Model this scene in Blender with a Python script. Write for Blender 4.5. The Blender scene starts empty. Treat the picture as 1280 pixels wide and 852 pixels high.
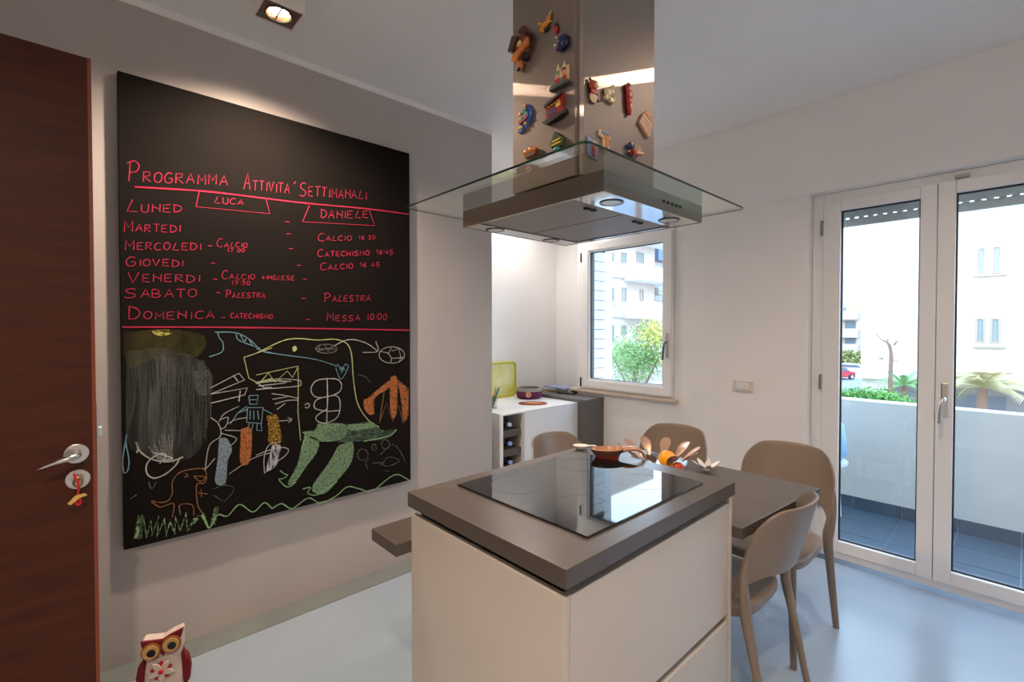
import bpy, bmesh, math, random
from mathutils import Vector, Matrix
PI = math.pi
R = math.radians
random.seed(7)
S = bpy.context.scene
COL = S.collection

# ------------------------------------------------------------------ camera, world, sun, exposure
FPX = 591.0
cam_d = bpy.data.cameras.new('camera')
cam = bpy.data.objects.new('camera', cam_d); COL.objects.link(cam)
CAM_LOC = Vector((0, 0, 1.40)); YAW = R(47.37); PITCH = R(0.97)
cam.location = CAM_LOC
cam.rotation_euler = (PI/2 - PITCH, 0, YAW)
cam_d.sensor_width = 36; cam_d.lens = FPX/1280*36; cam_d.shift_y = -5/1280
cam_d.clip_start = 0.03; cam_d.clip_end = 500
S.camera = cam

W = bpy.data.worlds.new('sky'); S.world = W; W.use_nodes = True
wn = W.node_tree.nodes; wl = W.node_tree.links
bg = wn['Background']; bg.inputs[1].default_value = 2.7
tc = wn.new('ShaderNodeTexCoord'); sp = wn.new('ShaderNodeSeparateXYZ'); rp = wn.new('ShaderNodeValToRGB')
wl.new(tc.outputs['Generated'], sp.inputs[0]); wl.new(sp.outputs['Z'], rp.inputs[0]); wl.new(rp.outputs[0], bg.inputs[0])
rp.color_ramp.elements[0].position = 0.0; rp.color_ramp.elements[0].color = (.80, .90, 1, 1)
rp.color_ramp.elements[1].position = 0.8; rp.color_ramp.elements[1].color = (.36, .61, 1, 1)

sun_d = bpy.data.lights.new('sun', 'SUN'); sun_d.energy = .15; sun_d.angle = R(1.0); sun_d.color = (1, .95, .88)
sun = bpy.data.objects.new('sun', sun_d); COL.objects.link(sun)
sun.rotation_euler = Vector((.62, -.55, .75)).to_track_quat('Z', 'Y').to_euler()

S.view_settings.view_transform = 'Standard'; S.view_settings.look = 'None'
S.view_settings.gamma = 1; S.view_settings.use_curve_mapping = False
S.view_settings.exposure = 1.56
LAMP_W = 68.0
S.cycles.max_bounces = 10; S.cycles.diffuse_bounces = 6; S.cycles.glossy_bounces = 5
S.cycles.transparent_max_bounces = 16; S.cycles.sample_clamp_indirect = 6

# ------------------------------------------------------------------ helpers
_f = Vector((-math.sin(YAW)*math.cos(PITCH), math.cos(YAW)*math.cos(PITCH), -math.sin(PITCH)))
_r = Vector((math.cos(YAW), math.sin(YAW), 0)); _u = _r.cross(_f)
def at(x, y, ax, v):
    """the point of the plane (axis = v) that the photograph shows at x, y"""
    d = _f + _r*((x-640)/FPX) - _u*((y-421)/FPX)
    return CAM_LOC + d*((v-CAM_LOC[ax])/d[ax])

def srgb(r, g=None, b=None):
    if g is None: r, g, b = r
    f = lambda c: (c/255/12.92) if c/255 <= .04045 else ((c/255+.055)/1.055)**2.4
    return (f(r), f(g), f(b), 1)

MATS = {}
def mat(name, col, rough=.5, metal=0, spec=.5, noise=None, bump=None, emit=None, aniso=None, coat=0, trans=0, sheen=0, brushed=None):
    """col sRGB 0-255; noise=(scale, amount, stretch); bump=(scale, strength, stretch)"""
    if name in MATS: return MATS[name]
    m = bpy.data.materials.new(name); m.use_nodes = True; nt = m.node_tree; b = nt.nodes['Principled BSDF']
    c = srgb(col); b.inputs['Base Color'].default_value = c
    b.inputs['Roughness'].default_value = rough; b.inputs['Metallic'].default_value = metal
    b.inputs['Specular IOR Level'].default_value = spec
    if coat: b.inputs['Coat Weight'].default_value = coat; b.inputs['Coat Roughness'].default_value = .05
    if sheen: b.inputs['Sheen Weight'].default_value = sheen
    if trans: b.inputs['Transmission Weight'].default_value = trans
    tcn = nt.nodes.new('ShaderNodeTexCoord')
    def tex(scale, stretch):
        mp = nt.nodes.new('ShaderNodeMapping'); mp.inputs['Scale'].default_value = stretch
        nt.links.new(tcn.outputs['Object'], mp.inputs[0])
        n = nt.nodes.new('ShaderNodeTexNoise'); n.inputs['Scale'].default_value = scale; n.inputs['Detail'].default_value = 5
        nt.links.new(mp.outputs[0], n.inputs['Vector']); return n
    if noise is None: noise = (6, .05, (1, 1, 1))
    n = tex(noise[0], noise[2] if len(noise) > 2 else (1, 1, 1))
    mx = nt.nodes.new('ShaderNodeMix'); mx.data_type = 'RGBA'
    k = noise[1]
    lo = tuple(v*(1-k) for v in c[:3])+(1,); hi = tuple(min(1, v*(1+k)) for v in c[:3])+(1,)
    if len(noise) > 3: hi = srgb(noise[3]); lo = c
    mx.inputs[6].default_value = lo; mx.inputs[7].default_value = hi
    mr = nt.nodes.new('ShaderNodeMapRange'); mr.inputs[1].default_value = .3; mr.inputs[2].default_value = .7
    nt.links.new(n.outputs['Fac'], mr.inputs[0]); nt.links.new(mr.outputs[0], mx.inputs[0])
    nt.links.new(mx.outputs[2], b.inputs['Base Color'])
    if bump:
        nb = tex(bump[0], bump[2] if len(bump) > 2 else (1, 1, 1))
        bp = nt.nodes.new('ShaderNodeBump'); bp.inputs['Strength'].default_value = bump[1]; bp.inputs['Distance'].default_value = .002
        nt.links.new(nb.outputs['Fac'], bp.inputs['Height']); nt.links.new(bp.outputs[0], b.inputs['Normal'])
    if emit:
        b.inputs['Emission Color'].default_value = srgb(emit[0]); b.inputs['Emission Strength'].default_value = emit[1]
    if aniso is not None:
        b.inputs['Anisotropic'].default_value = aniso[0]; b.inputs['Anisotropic Rotation'].default_value = aniso[1]
        tg = nt.nodes.new('ShaderNodeTangent'); tg.direction_type = 'RADIAL'; tg.axis = 'Z'
        nt.links.new(tg.outputs[0], b.inputs['Tangent'])
    if brushed:
        g = nt.nodes.new('ShaderNodeBsdfAnisotropic'); g.inputs['Color'].default_value = c
        g.inputs['Roughness'].default_value = brushed[0]; g.inputs['Anisotropy'].default_value = brushed[1]
        tg = nt.nodes.new('ShaderNodeTangent'); tg.direction_type = 'RADIAL'; tg.axis = 'Z'
        nt.links.new(tg.outputs[0], g.inputs['Tangent'])
        mxs = nt.nodes.new('ShaderNodeMixShader'); mxs.inputs[0].default_value = .5
        nt.links.new(b.outputs[0], mxs.inputs[1]); nt.links.new(g.outputs[0], mxs.inputs[2])
        nt.links.new(mxs.outputs[0], nt.nodes['Material Output'].inputs[0])
    MATS[name] = m; return m

def glassmat(name, tint=(255, 255, 255), refl=1.0, f0=.05):
    if name in MATS: return MATS[name]
    m = bpy.data.materials.new(name); m.use_nodes = True; nt = m.node_tree; nt.nodes.clear()
    out = nt.nodes.new('ShaderNodeOutputMaterial'); mx = nt.nodes.new('ShaderNodeMixShader')
    t = nt.nodes.new('ShaderNodeBsdfTransparent'); t.inputs[0].default_value = srgb(tint)
    g = nt.nodes.new('ShaderNodeBsdfGlossy'); g.inputs['Roughness'].default_value = 0.0
    g.inputs[0].default_value = (refl, refl, refl, 1)
    # a thin pane: the same Fresnel weight from both sides
    lw = nt.nodes.new('ShaderNodeLayerWeight'); lw.inputs[0].default_value = .5
    pw = nt.nodes.new('ShaderNodeMath'); pw.operation = 'POWER'; pw.inputs[1].default_value = 5
    md = nt.nodes.new('ShaderNodeMath'); md.operation = 'MULTIPLY_ADD'; md.inputs[1].default_value = .93; md.inputs[2].default_value = f0
    nt.links.new(lw.outputs['Facing'], pw.inputs[0]); nt.links.new(pw.outputs[0], md.inputs[0])
    nt.links.new(md.outputs[0], mx.inputs[0]); nt.links.new(t.outputs[0], mx.inputs[1]); nt.links.new(g.outputs[0], mx.inputs[2])
    nt.links.new(mx.outputs[0], out.inputs[0])
    MATS[name] = m; return m

def BM(): return bmesh.new()
def box(bm, x0, x1, y0, y1, z0, z1):
    v = [bm.verts.new((x, y, z)) for z in (z0, z1) for y in (y0, y1) for x in (x0, x1)]
    for f in ((0, 2, 3, 1), (4, 5, 7, 6), (0, 1, 5, 4), (2, 6, 7, 3), (0, 4, 6, 2), (1, 3, 7, 5)):
        bm.faces.new([v[i] for i in f])
    return bm
def Bx(*a): return box(BM(), *a)
def prism(bm, pts, axis, d0, d1):
    """pts 2D polygon extruded along axis ('x','y','z') from d0 to d1"""
    def P(a, b, d): return {'x': (d, a, b), 'y': (a, d, b), 'z': (a, b, d)}[axis]
    lo = [bm.verts.new(P(a, b, d0)) for a, b in pts]; hi = [bm.verts.new(P(a, b, d1)) for a, b in pts]
    bm.faces.new(lo[::-1]); bm.faces.new(hi); n = len(pts)
    for i in range(n): bm.faces.new((lo[i], lo[(i+1) % n], hi[(i+1) % n], hi[i]))
    return bm
def tube(bm, pts, rad, seg=12, flat=1.0):
    pts = [Vector(p) for p in pts]; n = len(pts)
    if not isinstance(rad, (list, tuple)): rad = [rad]*n
    if len(rad) == 1: rad = list(rad)*n
    if len(rad) != n:
        q = [i*(len(rad)-1)/(n-1) for i in range(n)]; rad = [rad[int(t)]*(1-t+int(t))+rad[min(int(t)+1, len(rad)-1)]*(t-int(t)) for t in q]
    rings = []; prev = None
    for i, p in enumerate(pts):
        d = (pts[min(i+1, n-1)]-pts[max(i-1, 0)]).normalized()
        a = prev if prev is not None else (Vector((1, 0, 0)) if abs(d.x) < .9 else Vector((0, 1, 0)))
        a = (a-d*a.dot(d)).normalized(); b = d.cross(a); prev = a
        rings.append([bm.verts.new(p+a*math.cos(2*PI*k/seg)*rad[i]+b*math.sin(2*PI*k/seg)*rad[i]*flat) for k in range(seg)])
    for i in range(n-1):
        for k in range(seg):
            bm.faces.new((rings[i][k], rings[i][(k+1) % seg], rings[i+1][(k+1) % seg], rings[i+1][k]))
    bm.faces.new(rings[0][::-1]); bm.faces.new(rings[-1]); return bm
def lathe(bm, prof, c=(0, 0, 0), seg=32, sx=1, sy=1):
    """prof list of (r, z)"""
    rings = []
    for r, z in prof:
        if r < 1e-6: rings.append([bm.verts.new((c[0], c[1], c[2]+z))])
        else: rings.append([bm.verts.new((c[0]+r*sx*math.cos(2*PI*k/seg), c[1]+r*sy*math.sin(2*PI*k/seg), c[2]+z)) for k in range(seg)])
    for a, b in zip(rings, rings[1:]):
        for k in range(seg):
            k2 = (k+1) % seg
            if len(a) == 1 and len(b) == 1: continue
            if len(a) == 1: bm.faces.new((a[0], b[k2], b[k]))
            elif len(b) == 1: bm.faces.new((a[k], a[k2], b[0]))
            else: bm.faces.new((a[k], a[k2], b[k2], b[k]))
    return bm
def ball(bm, c, r, seg=14, rings=9):
    if not isinstance(r, (tuple, list)): r = (r, r, r)
    g = bmesh.ops.create_uvsphere(bm, u_segments=seg, v_segments=rings, radius=1)
    for v in g['verts']: v.co = Vector((v.co.x*r[0]+c[0], v.co.y*r[1]+c[1], v.co.z*r[2]+c[2]))
    return bm
def curve(pts, n=6):
    """Catmull-Rom through the points"""
    P = [Vector(p) for p in pts]
    if len(P) < 3: return P
    P = [P[0]*2-P[1]]+P+[P[-1]*2-P[-2]]; out = []
    for i in range(1, len(P)-2):
        a, b, c, d = P[i-1:i+3]
        for k in range(n):
            t = k/n; out.append(.5*((2*b)+(c-a)*t+(2*a-5*b+4*c-d)*t*t+(3*b-a-3*c+d)*t**3))
    out.append(P[-2]); return out

def obj(name, bm, m, parent=None, smooth=False, bevel=0, local=False, seg=2, recalc=True, org=None):
    if recalc: bmesh.ops.recalc_face_normals(bm, faces=bm.faces)
    me = bpy.data.meshes.new(name)
    off = Vector((0, 0, 0))
    if parent is not None and not local: off = Vector(parent['_o']) if '_o' in parent else parent.matrix_world.translation.copy()
    if parent is None and org is not None: off = Vector(org)
    if parent is None and org is None and not local:
        vs = [v.co for v in bm.verts]
        off = Vector(((min(v.x for v in vs)+max(v.x for v in vs))/2, (min(v.y for v in vs)+max(v.y for v in vs))/2, min(v.z for v in vs)))
    if off.length: bmesh.ops.translate(bm, verts=bm.verts, vec=-off)
    bm.to_mesh(me); bm.free()
    if smooth:
        for p in me.polygons: p.use_smooth = True
    if isinstance(m, (list, tuple)):
        for q in m: me.materials.append(q)
    else: me.materials.append(m)
    o = bpy.data.objects.new(name, me); COL.objects.link(o)
    if parent is not None: o.parent = parent
    else: o.location = off
    o['_o'] = tuple(off) if parent is None or not local else (0, 0, 0)
    if bevel:
        md = o.modifiers.new('bevel', 'BEVEL'); md.width = bevel; md.segments = seg; md.limit_method = 'ANGLE'; md.angle_limit = R(40)
    if smooth and bevel == 0:
        try:
            me.set_sharp_from_angle(angle=R(42))
        except Exception: pass
    return o
def tag(o, label, cat, group=None, kind=None):
    o['label'] = label; o['category'] = cat
    if group: o['group'] = group
    if kind: o['kind'] = kind
    return o
def thing(name, label, cat, loc=(0, 0, 0), rz=0, group=None):
    o = bpy.data.objects.new(name, None); COL.objects.link(o); o.location = loc; o.rotation_euler = (0, 0, rz)
    o.empty_display_size = .05
    o.matrix_world = Matrix.LocRotScale(Vector(loc), o.rotation_euler, None)
    return tag(o, label, cat, group)
def struct(name, bm, m, parent=None, label=None, **k):
    o = obj(name, bm, m, parent, **k)
    if parent is None: o['kind'] = 'structure'
    if label: o['label'] = label
    return o
def copy_tree(o, parent=None):
    c = o.copy(); COL.objects.link(c)
    if parent is not None: c.parent = parent
    for ch in [q for q in COL.objects if q.parent == o]: copy_tree(ch, c)
    return c

# ------------------------------------------------------------------ materials
white_wall = mat('white_wall_paint', (236, 233, 231), .6, noise=(3, .02), bump=(160, .08))
grey_wall = mat('grey_wall_paint', (182, 174, 170), .5, spec=.25, noise=(1.6, .05), bump=(120, .06))
ceil_m = mat('ceiling_paint', (232, 230, 229), .7, noise=(2, .02))
floor_m = mat('resin_floor', (150, 164, 176), .20, noise=(1.3, .07), bump=(9, .03))
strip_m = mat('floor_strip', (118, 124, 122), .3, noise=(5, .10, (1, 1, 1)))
wood_door = mat('door_wood', (70, 29, 12), .45, spec=.25, noise=(5, .22, (1, 1, 9)), bump=(14, .15, (1, 1, 12)))
wood_edge = mat('door_edge', (128, 58, 30), .4, noise=(6, .1))
nickel = mat('satin_nickel', (200, 198, 195), .28, 1)
steel = mat('brushed_steel', (158, 146, 138), .5, 1, noise=(3, .03), brushed=(.085, -.93))
steel_body = mat('hood_steel', (150, 141, 134), .26, 1, noise=(3, .04), aniso=(.8, 0.0))
steel_mirror = mat('polished_steel', (196, 194, 192), .07, 1)
mesh_steel = mat('filter_steel', (150, 138, 132), .45, .8, noise=(500, .25))
pvc = mat('white_pvc', (234, 233, 232), .3, noise=(2, .01))
rubber = mat('black_rubber', (24, 24, 26), .5)
glass = glassmat('window_glass', (250, 253, 252))
hglass = glassmat('hood_glass', (243, 248, 245), f0=.10)
hedge = mat('glass_edge_green', (8, 44, 36), .12, spec=.8)
stone_top = mat('dark_laminate', (82, 74, 69), .27, noise=(3, .06), bump=(300, .05))
top_edge = mat('dark_laminate_edge', (70, 62, 58), .4, noise=(3, .06))
lacquer = mat('greige_lacquer', (198, 188, 178), .36, noise=(2, .015))
black = mat('black_gap', (14, 13, 13), .5)
ceramic_glass = mat('black_ceramic_glass', (9, 9, 10), .03, spec=.9)
marble = mat('sill_marble', (205, 186, 168), .3, noise=(8, .10, (1, 6, 1)))
plastic = mat('taupe_plastic', (132, 115, 101), .38, noise=(3, .02))
board_m = mat('chalkboard_paint', (21, 17, 15), .8, spec=.1, noise=(2.2, .14), bump=(200, .05))
whitelac = mat('white_lacquer', (236, 236, 236), .3, noise=(2, .01))
greylac = mat('grey_lacquer', (98, 94, 90), .4, noise=(2, .02))

CZ = 2.775; XG = -2.527; YN = 3.33; XA = -3.24; YR = 3.60; YA = 2.136; YS = -.86; XE = 1.70
# ------------------------------------------------------------------ room shell
struct('floor', prism(BM(), [(XG-.1, YS), (XE, YS), (XE, YN), (-2.74, YN), (-2.74, YR), (XA, YR), (XA, YA), (XG-.1, YA)], 'z', -.12, 0), floor_m)
struct('ceiling', Bx(-3.6, XE+.3, YS-.3, YN+.6, CZ, CZ+.3), ceil_m)
struct('wall_west', Bx(XG-.25, XG, YS, YA, 0, 2.743), grey_wall, bevel=.002)
struct('trim_1', Bx(XG-.25, XG+.003, YS, YA, 2.743, CZ), white_wall)
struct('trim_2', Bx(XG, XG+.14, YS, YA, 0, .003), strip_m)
struct('wall_alcove', box(Bx(XA-.25, XA, YA-.25, YR+.25, 0, CZ), XA, XG-.25, YA-.25, YA, 0, CZ), white_wall)
struct('wall_east', Bx(XE, XE+.25, YS, YN, 0, CZ), white_wall)
# window wall with its two openings (0.30 thick)
WX0, WX1, WZ0, WZ1 = -2.725, -1.80, .868, 2.165
TX0, TX1, TZ1 = -.912, 1.415, 2.228  # terrace opening widened out of view to let in more daylight
YO = YN+.25
wn_ = BM()
box(wn_, XA, -2.74, YR, YR+.25, 0, CZ)
for a in ((-2.74, WX0, 0, CZ), (WX0, WX1, 0, WZ0), (WX0, WX1, WZ1, CZ), (WX1, TX0, 0, CZ), (TX0, TX1, TZ1, CZ), (TX1, XE+.25, 0, CZ)):
    box(wn_, a[0], a[1], YN, YO, a[2], a[3])
wall_n = struct('wall_north', wn_, white_wall)
# shallow box over the openings (shutter case)
struct('trim_3', Bx(-1.76, XE, YN-.014, YN, TZ1, CZ), white_wall, bevel=.003)
struct('baseboard_north', box(BM(), -2.44, TX0, YN-.014, YN, .018, .085), pvc, bevel=.002)
struct('trim_4', Bx(-2.44, TX0-.003, YN-.009, YN, 0, .018), mat('baseboard_shadow', (52, 30, 24), .6))  # thin dark strip painting the shadow under the baseboard
# wall with the doorway behind the open door, and the corridor behind it
ws = BM()
for a in ((XG-.25, -1.72, 0, CZ), (-1.72, -.86, 2.13, CZ), (-.86, XE+.25, 0, CZ)):
    box(ws, a[0], a[1], YS-.14, YS, a[2], a[3])
struct('wall_south', ws, white_wall)
cw = BM()
box(cw, -2.0, -1.9, YS-1.6, YS-.14, 0, 2.5); box(cw, -.7, -.6, YS-1.6, YS-.14, 0, 2.5)
box(cw, -2.0, -.6, YS-1.7, YS-1.6, 0, 2.5); box(cw, -2.0, -.6, YS-1.7, YS-.14, 2.5, 2.6); box(cw, -2.0, -.6, YS-1.7, YS, -.12, 0)
struct('wall_corridor', cw, white_wall)
dj = BM()
box(dj, -1.725, -1.70, YS-.15, YS+.01, 0, 2.13); box(dj, -.88, -.855, YS-.15, YS+.01, 0, 2.13); box(dj, -1.725, -.855, YS-.15, YS+.01, 2.105, 2.13)
struct('trim_5', dj, wood_edge)
# the building above and around (keeps the sun off the room and the balcony)
ext = mat('outer_render', (225, 222, 216), .8)
struct('wall_upper', Bx(-9, 7, -7, YO, CZ+.3, 4.3), ext)
struct('wall_lower', box(box(Bx(-9, 7, -7, YO, -4.2, -.13), -9, XA-.26, -7, YO, -.13, CZ+.3), XE+.26, 7, -7, YO, -.13, CZ+.3), ext)
# clad reveals outside the openings: one tile per piece
tile_m = mat('reveal_tile', (226, 228, 230), .45)
struct('trim_6', box(Bx(WX0-.0, WX0+.085, YN+.10, YO+.02, WZ0, WZ1), TX0, TX0+.09, YN+.14, YO+.02, 0.0, TZ1), mat('dark_mortar', (70, 74, 80), .8))
tr = bpy.data.objects['trim_6']
first = None
for (x, y0, z0, z1) in ((WX0+.085, YN+.105, WZ0, WZ1), (TX0+.09, YN+.145, .02, TZ1)):
    n = int((z1-z0)/.088)
    for k in range(n):
        if first is None:
            b_ = Bx(0, .006, 0, 1, 0, .082)
            first = obj('tile', b_, tile_m, tr, local=True)
            o = first
        else:
            o = first.copy(); COL.objects.link(o)
        o.location = Vector((x, y0, z0+k*.088+.003)) - tr.location
        o.scale = (1, YO+.02-y0, 1)

# ------------------------------------------------------------------ window_1 (kitchen window)
def frame_ring(x0, x1, z0, z1, w, y0, y1):
    b = BM()
    box(b, x0, x0+w, y0, y1, z0, z1); box(b, x1-w, x1, y0, y1, z0, z1)
    box(b, x0+w, x1-w, y0, y1, z0, z0+w); box(b, x0+w, x1-w, y0, y1, z1-w, z1); return b
def mitre_ring(x0, x1, z0, z1, w, y0, y1):
    """closed ring with a clean section"""
    b = BM(); o = [(x0, z0), (x1, z0), (x1, z1), (x0, z1)]; i = [(x0+w, z0+w), (x1-w, z0+w), (x1-w, z1-w), (x0+w, z1-w)]
    V = [[b.verts.new((p[0], y, p[1])) for p in q] for q in (o, i) for y in (y0, y1)]
    of, ob, inf, inb = V
    for k in range(4):
        j = (k+1) % 4
        b.faces.new((of[k], of[j], inf[j], inf[k])); b.faces.new((ob[k], inb[k], inb[j], ob[j]))
        b.faces.new((of[k], ob[k], ob[j], of[j])); b.faces.new((inf[k], inf[j], inb[j], inb[k]))
    return b
w1 = struct('window_1', mitre_ring(WX0+.003, WX1-.003, WZ0+.003, WZ1-.003, .075, YN-.012, YN+.06), pvc, bevel=.003)
w1['label'] = 'white framed kitchen window'
SX0, SX1, SZ0, SZ1 = -2.672, -1.812, .885, 2.148
sash = obj('sash', mitre_ring(SX0, SX1, SZ0, SZ1, .068, YN-.03, YN+.045), pvc, w1, bevel=.006)
obj('glazing_bead', mitre_ring(SX0+.066, SX1-.066, SZ0+.066, SZ1-.066, .014, YN-.022, YN+.03), pvc, w1, bevel=.004)
obj('gasket', mitre_ring(SX0+.079, SX1-.079, SZ0+.079, SZ1-.079, .005, YN-.008, YN+.02), rubber, w1)
obj('pane', Bx(SX0+.08, SX1-.08, YN+.005, YN+.009, SZ0+.08, SZ1-.08), glass, w1)
hb = BM(); box(hb, -1.853, -1.831, YN-.042, YN-.03, 1.18, 1.37)
h1 = obj('window_handle', hb, nickel, w1, bevel=.005)
obj('lever', tube(BM(), curve([(-1.842, YN-.04, 1.30), (-1.842, YN-.068, 1.295), (-1.846, YN-.078, 1.27), (-1.852, YN-.078, 1.21), (-1.855, YN-.078, 1.165)]), [.009]*25, 10), mat('grey_handle', (120, 122, 124), .35, .6), h1, smooth=True)
for z in (2.03, .93):
    obj('hinge', tube(BM(), [(-2.677, YN-.035, z-.04), (-2.677, YN-.035, z+.04)], .007, 10), rubber, w1, smooth=True)
sl = obj('window_sill', Bx(-2.80, -1.765, YN-.04, YN+.10, WZ0-.025, WZ0), marble, w1, bevel=.004)

# ------------------------------------------------------------------ door_1 (terrace door, two leaves in view, two added unseen for daylight)
YF = YN+.07
fr = BM(); box(fr, TX0+.002, TX0+.065, YF, YF+.07, 0, TZ1-.002); box(fr, TX1-.065, TX1-.002, YF, YF+.07, 0, TZ1-.002)
box(fr, TX0+.065, TX1-.065, YF, YF+.07, TZ1-.055, TZ1-.002); box(fr, TX0+.065, TX1-.065, YF, YF+.07, .0, .045)
d1 = struct('door_1', fr, pvc, bevel=.003, org=(0, YF, 0)); d1['label'] = 'white double glazed terrace door'
XM = -.326
for (a, b_, gx0, gx1) in ((-.852, XM-.0015, -.762, -.396), (XM+.0015, .207, -.254, .117), (.213, .752, .303, .673), (.755, 1.35, .845, 1.27)):
    lf = BM(); z0, z1, g0, g1 = .042, 2.178, .112, 2.112
    box(lf, a, gx0, YF-.012, YF+.055, z0, z1); box(lf, gx1, b_, YF-.012, YF+.055, z0, z1)
    box(lf, gx0, gx1, YF-.012, YF+.055, z0, g0); box(lf, gx0, gx1, YF-.012, YF+.055, g1, z1)
    lo = obj('door_leaf', lf, pvc, d1, bevel=.004)
    obj('gasket', mitre_ring(gx0, gx1, g0, g1, .007, YF+.012, YF+.03), rubber, lo)
    obj('pane', Bx(gx0, gx1, YF+.018, YF+.022, g0, g1), glass, lo)
    if -.5 < a < 0:
        hp = obj('door_handle', Bx(-.302, -.272, YF-.024, YF-.012, .93, 1.115), nickel, lo, bevel=.006)
        pass
hl = obj('lever', tube(BM(), curve([(-.287, YF-.02, 1.03), (-.288, YF-.055, 1.03), (-.294, YF-.068, 1.0), (-.299, YF-.068, .95), (-.30, YF-.066, .905)]), [.011]*25, 12), nickel, d1, smooth=True)
for z in (2.02, 1.075, .34):
    obj('hinge', tube(BM(), [(-.857, YF-.018, z-.045), (-.857, YF-.018, z+.045)], .008, 10), mat('hinge_grey', (150, 150, 152), .35, .7), d1, smooth=True)
obj('latch', Bx(-.262, -.205, YF-.02, YF-.001, 2.186, 2.20), mat('hinge_grey', (150, 150, 152)), d1, bevel=.002)
# roller shutter let down a little outside
shm = mat('shutter_grey', (196, 200, 202), .5)
sr = thing('roller_shutter', 'grey roller shutter let down a few slats behind the terrace door glass', 'shutter', (-.32, YN+.19, 2.0))
for k, z in enumerate((2.03, 2.085, 2.14, 2.195)):
    obj('slat', Bx(TX0+.10, TX1-.02, YN+.185, YN+.197, z, z+.047), shm, sr, bevel=.003)
    if k < 3:
        g = BM()
        x = TX0+.12
        while x < TX1-.04: box(g, x, x+.028, YN+.189, YN+.193, z+.047, z+.055); x += .046
        obj('slat_link', g, shm, sr)

# light switch plate
p = at(928.5, 482, 1, YN)
sw = thing('light_switch', 'small white three-module switch plate on the wall between the two windows', 'light switch', (p.x, YN, p.z-.04))
obj('plate', Bx(p.x-.066, p.x+.066, YN-.010, YN, p.z-.038, p.z+.038), mat('switch_plate', (220, 208, 196), .35), sw, bevel=.004)
for k in range(3):
    obj('rocker', Bx(p.x-.040+k*.027, p.x-.015+k*.027, YN-.0135, YN-.009, p.z-.023, p.z+.023), pvc, sw, bevel=.002)

# ------------------------------------------------------------------ wooden door, open, at the left (door_2)
dT = 2.117
d2 = thing('door_2', 'open reddish-brown wooden door leaf standing at the left', 'door', (-1.69, .036, 0))
d2['kind'] = 'structure'
for k in ('category',): del d2[k]
leaf = obj('door_leaf', Bx(-.044, 0, -.83, 0, .006, dT), [wood_door, wood_edge], d2, bevel=.002, local=True)
for f in leaf.data.polygons:
    if abs(f.normal.y) > .5: f.material_index = 1
obj('edge_band', Bx(-.0005, .0012, -.008, 0, .006, dT), wood_edge, d2, local=True)
lp = obj('latch_plate', Bx(-.036, -.004, 0, .003, .97, 1.20), mat('latch_steel', (190, 200, 195), .3, .9), d2, local=True, bevel=.001)
obj('latch_bolt', Bx(-.03, -.01, .002, .014, 1.11, 1.135), mat('latch_steel', (190, 200, 195)), d2, local=True, bevel=.002)
def disc_x(bm, x0, x1, cy, cz, ry, rz, seg=32):
    pts = [(cy+ry*math.cos(2*PI*k/seg), cz+rz*math.sin(2*PI*k/seg)) for k in range(seg)]
    return prism(bm, pts, 'x', x0, x1)
hz = 1.073
hd = obj('door_handle', disc_x(BM(), 0, .008, -.04, hz, .0255, .0255), nickel, d2, local=True, bevel=.002)
obj('lever', tube(BM(), curve([(.0, -.04, hz), (.035, -.04, hz+.0), (.05, -.052, hz-.001), (.053, -.068, hz-.004), (.052, -.085, hz-.009), (.05, -.105, hz-.016), (.048, -.113, hz-.019)]), [.0095]*13+[.0092, .009, .0088, .0085, .008, .0078, .0075, .007, .0067, .0063, .006, .0055, .005, .0047, .0045, .004, .0036, .003, .0025, .002, .0018, .0015, .0012], 12, .8), nickel, hd, smooth=True, local=True)
kz = 1.005
obj('keyhole_plate', disc_x(BM(), 0, .007, -.038, kz, .0255, .0255), nickel, d2, local=True, bevel=.002)
key = thing('key', 'key in the wooden door with red ribbon and small gold tag', 'key', (-1.682, -.002, kz-.03))
kb = BM(); tube(kb, [(0, 0, .03), (.02, 0, .03)], .003, 8)
for k in range(1):
    pts = [(.02, .009*math.cos(t), .03+.012*math.sin(t)-.003) for t in [2*PI*i/16 for i in range(17)]]
    tube(kb, pts, .0022, 6)
obj('bow', kb, mat('old_brass', (170, 140, 95), .35, 1), key, local=True, smooth=True)
rib = mat('red_ribbon', (190, 20, 28), .5)
rb = BM(); tube(rb, curve([(.024, -.008, .052), (.027, -.004, .04), (.028, 0, .026), (.026, .001, .01), (.027, -.001, -.006), (.026, .004, -.022), (.025, .001, -.03), (.026, -.005, -.024), (.026, 0, -.008)]), .0028, 6)
obj('ribbon', rb, rib, key, local=True, smooth=True)
tg_ = BM(); prism(tg_, [(-.021, -.022), (-.014, -.026), (.002, -.012), (.018, -.008), (.012, -.002), (-.006, -.004)], 'x', .0285, .0300)
obj('tag', tg_, mat('gold_tag', (214, 180, 92), .4, .3), key, local=True)

# ------------------------------------------------------------------ chalkboard
XB = -2.49
cb = thing('chalkboard', 'large black chalkboard on the grey wall with red weekly timetable and coloured drawings', 'chalkboard', (XG, .80, .494))
obj('panel', Bx(XG+.0005, XB, .132, 1.465, .494, 2.441), board_m, cb, bevel=.0015)

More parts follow.
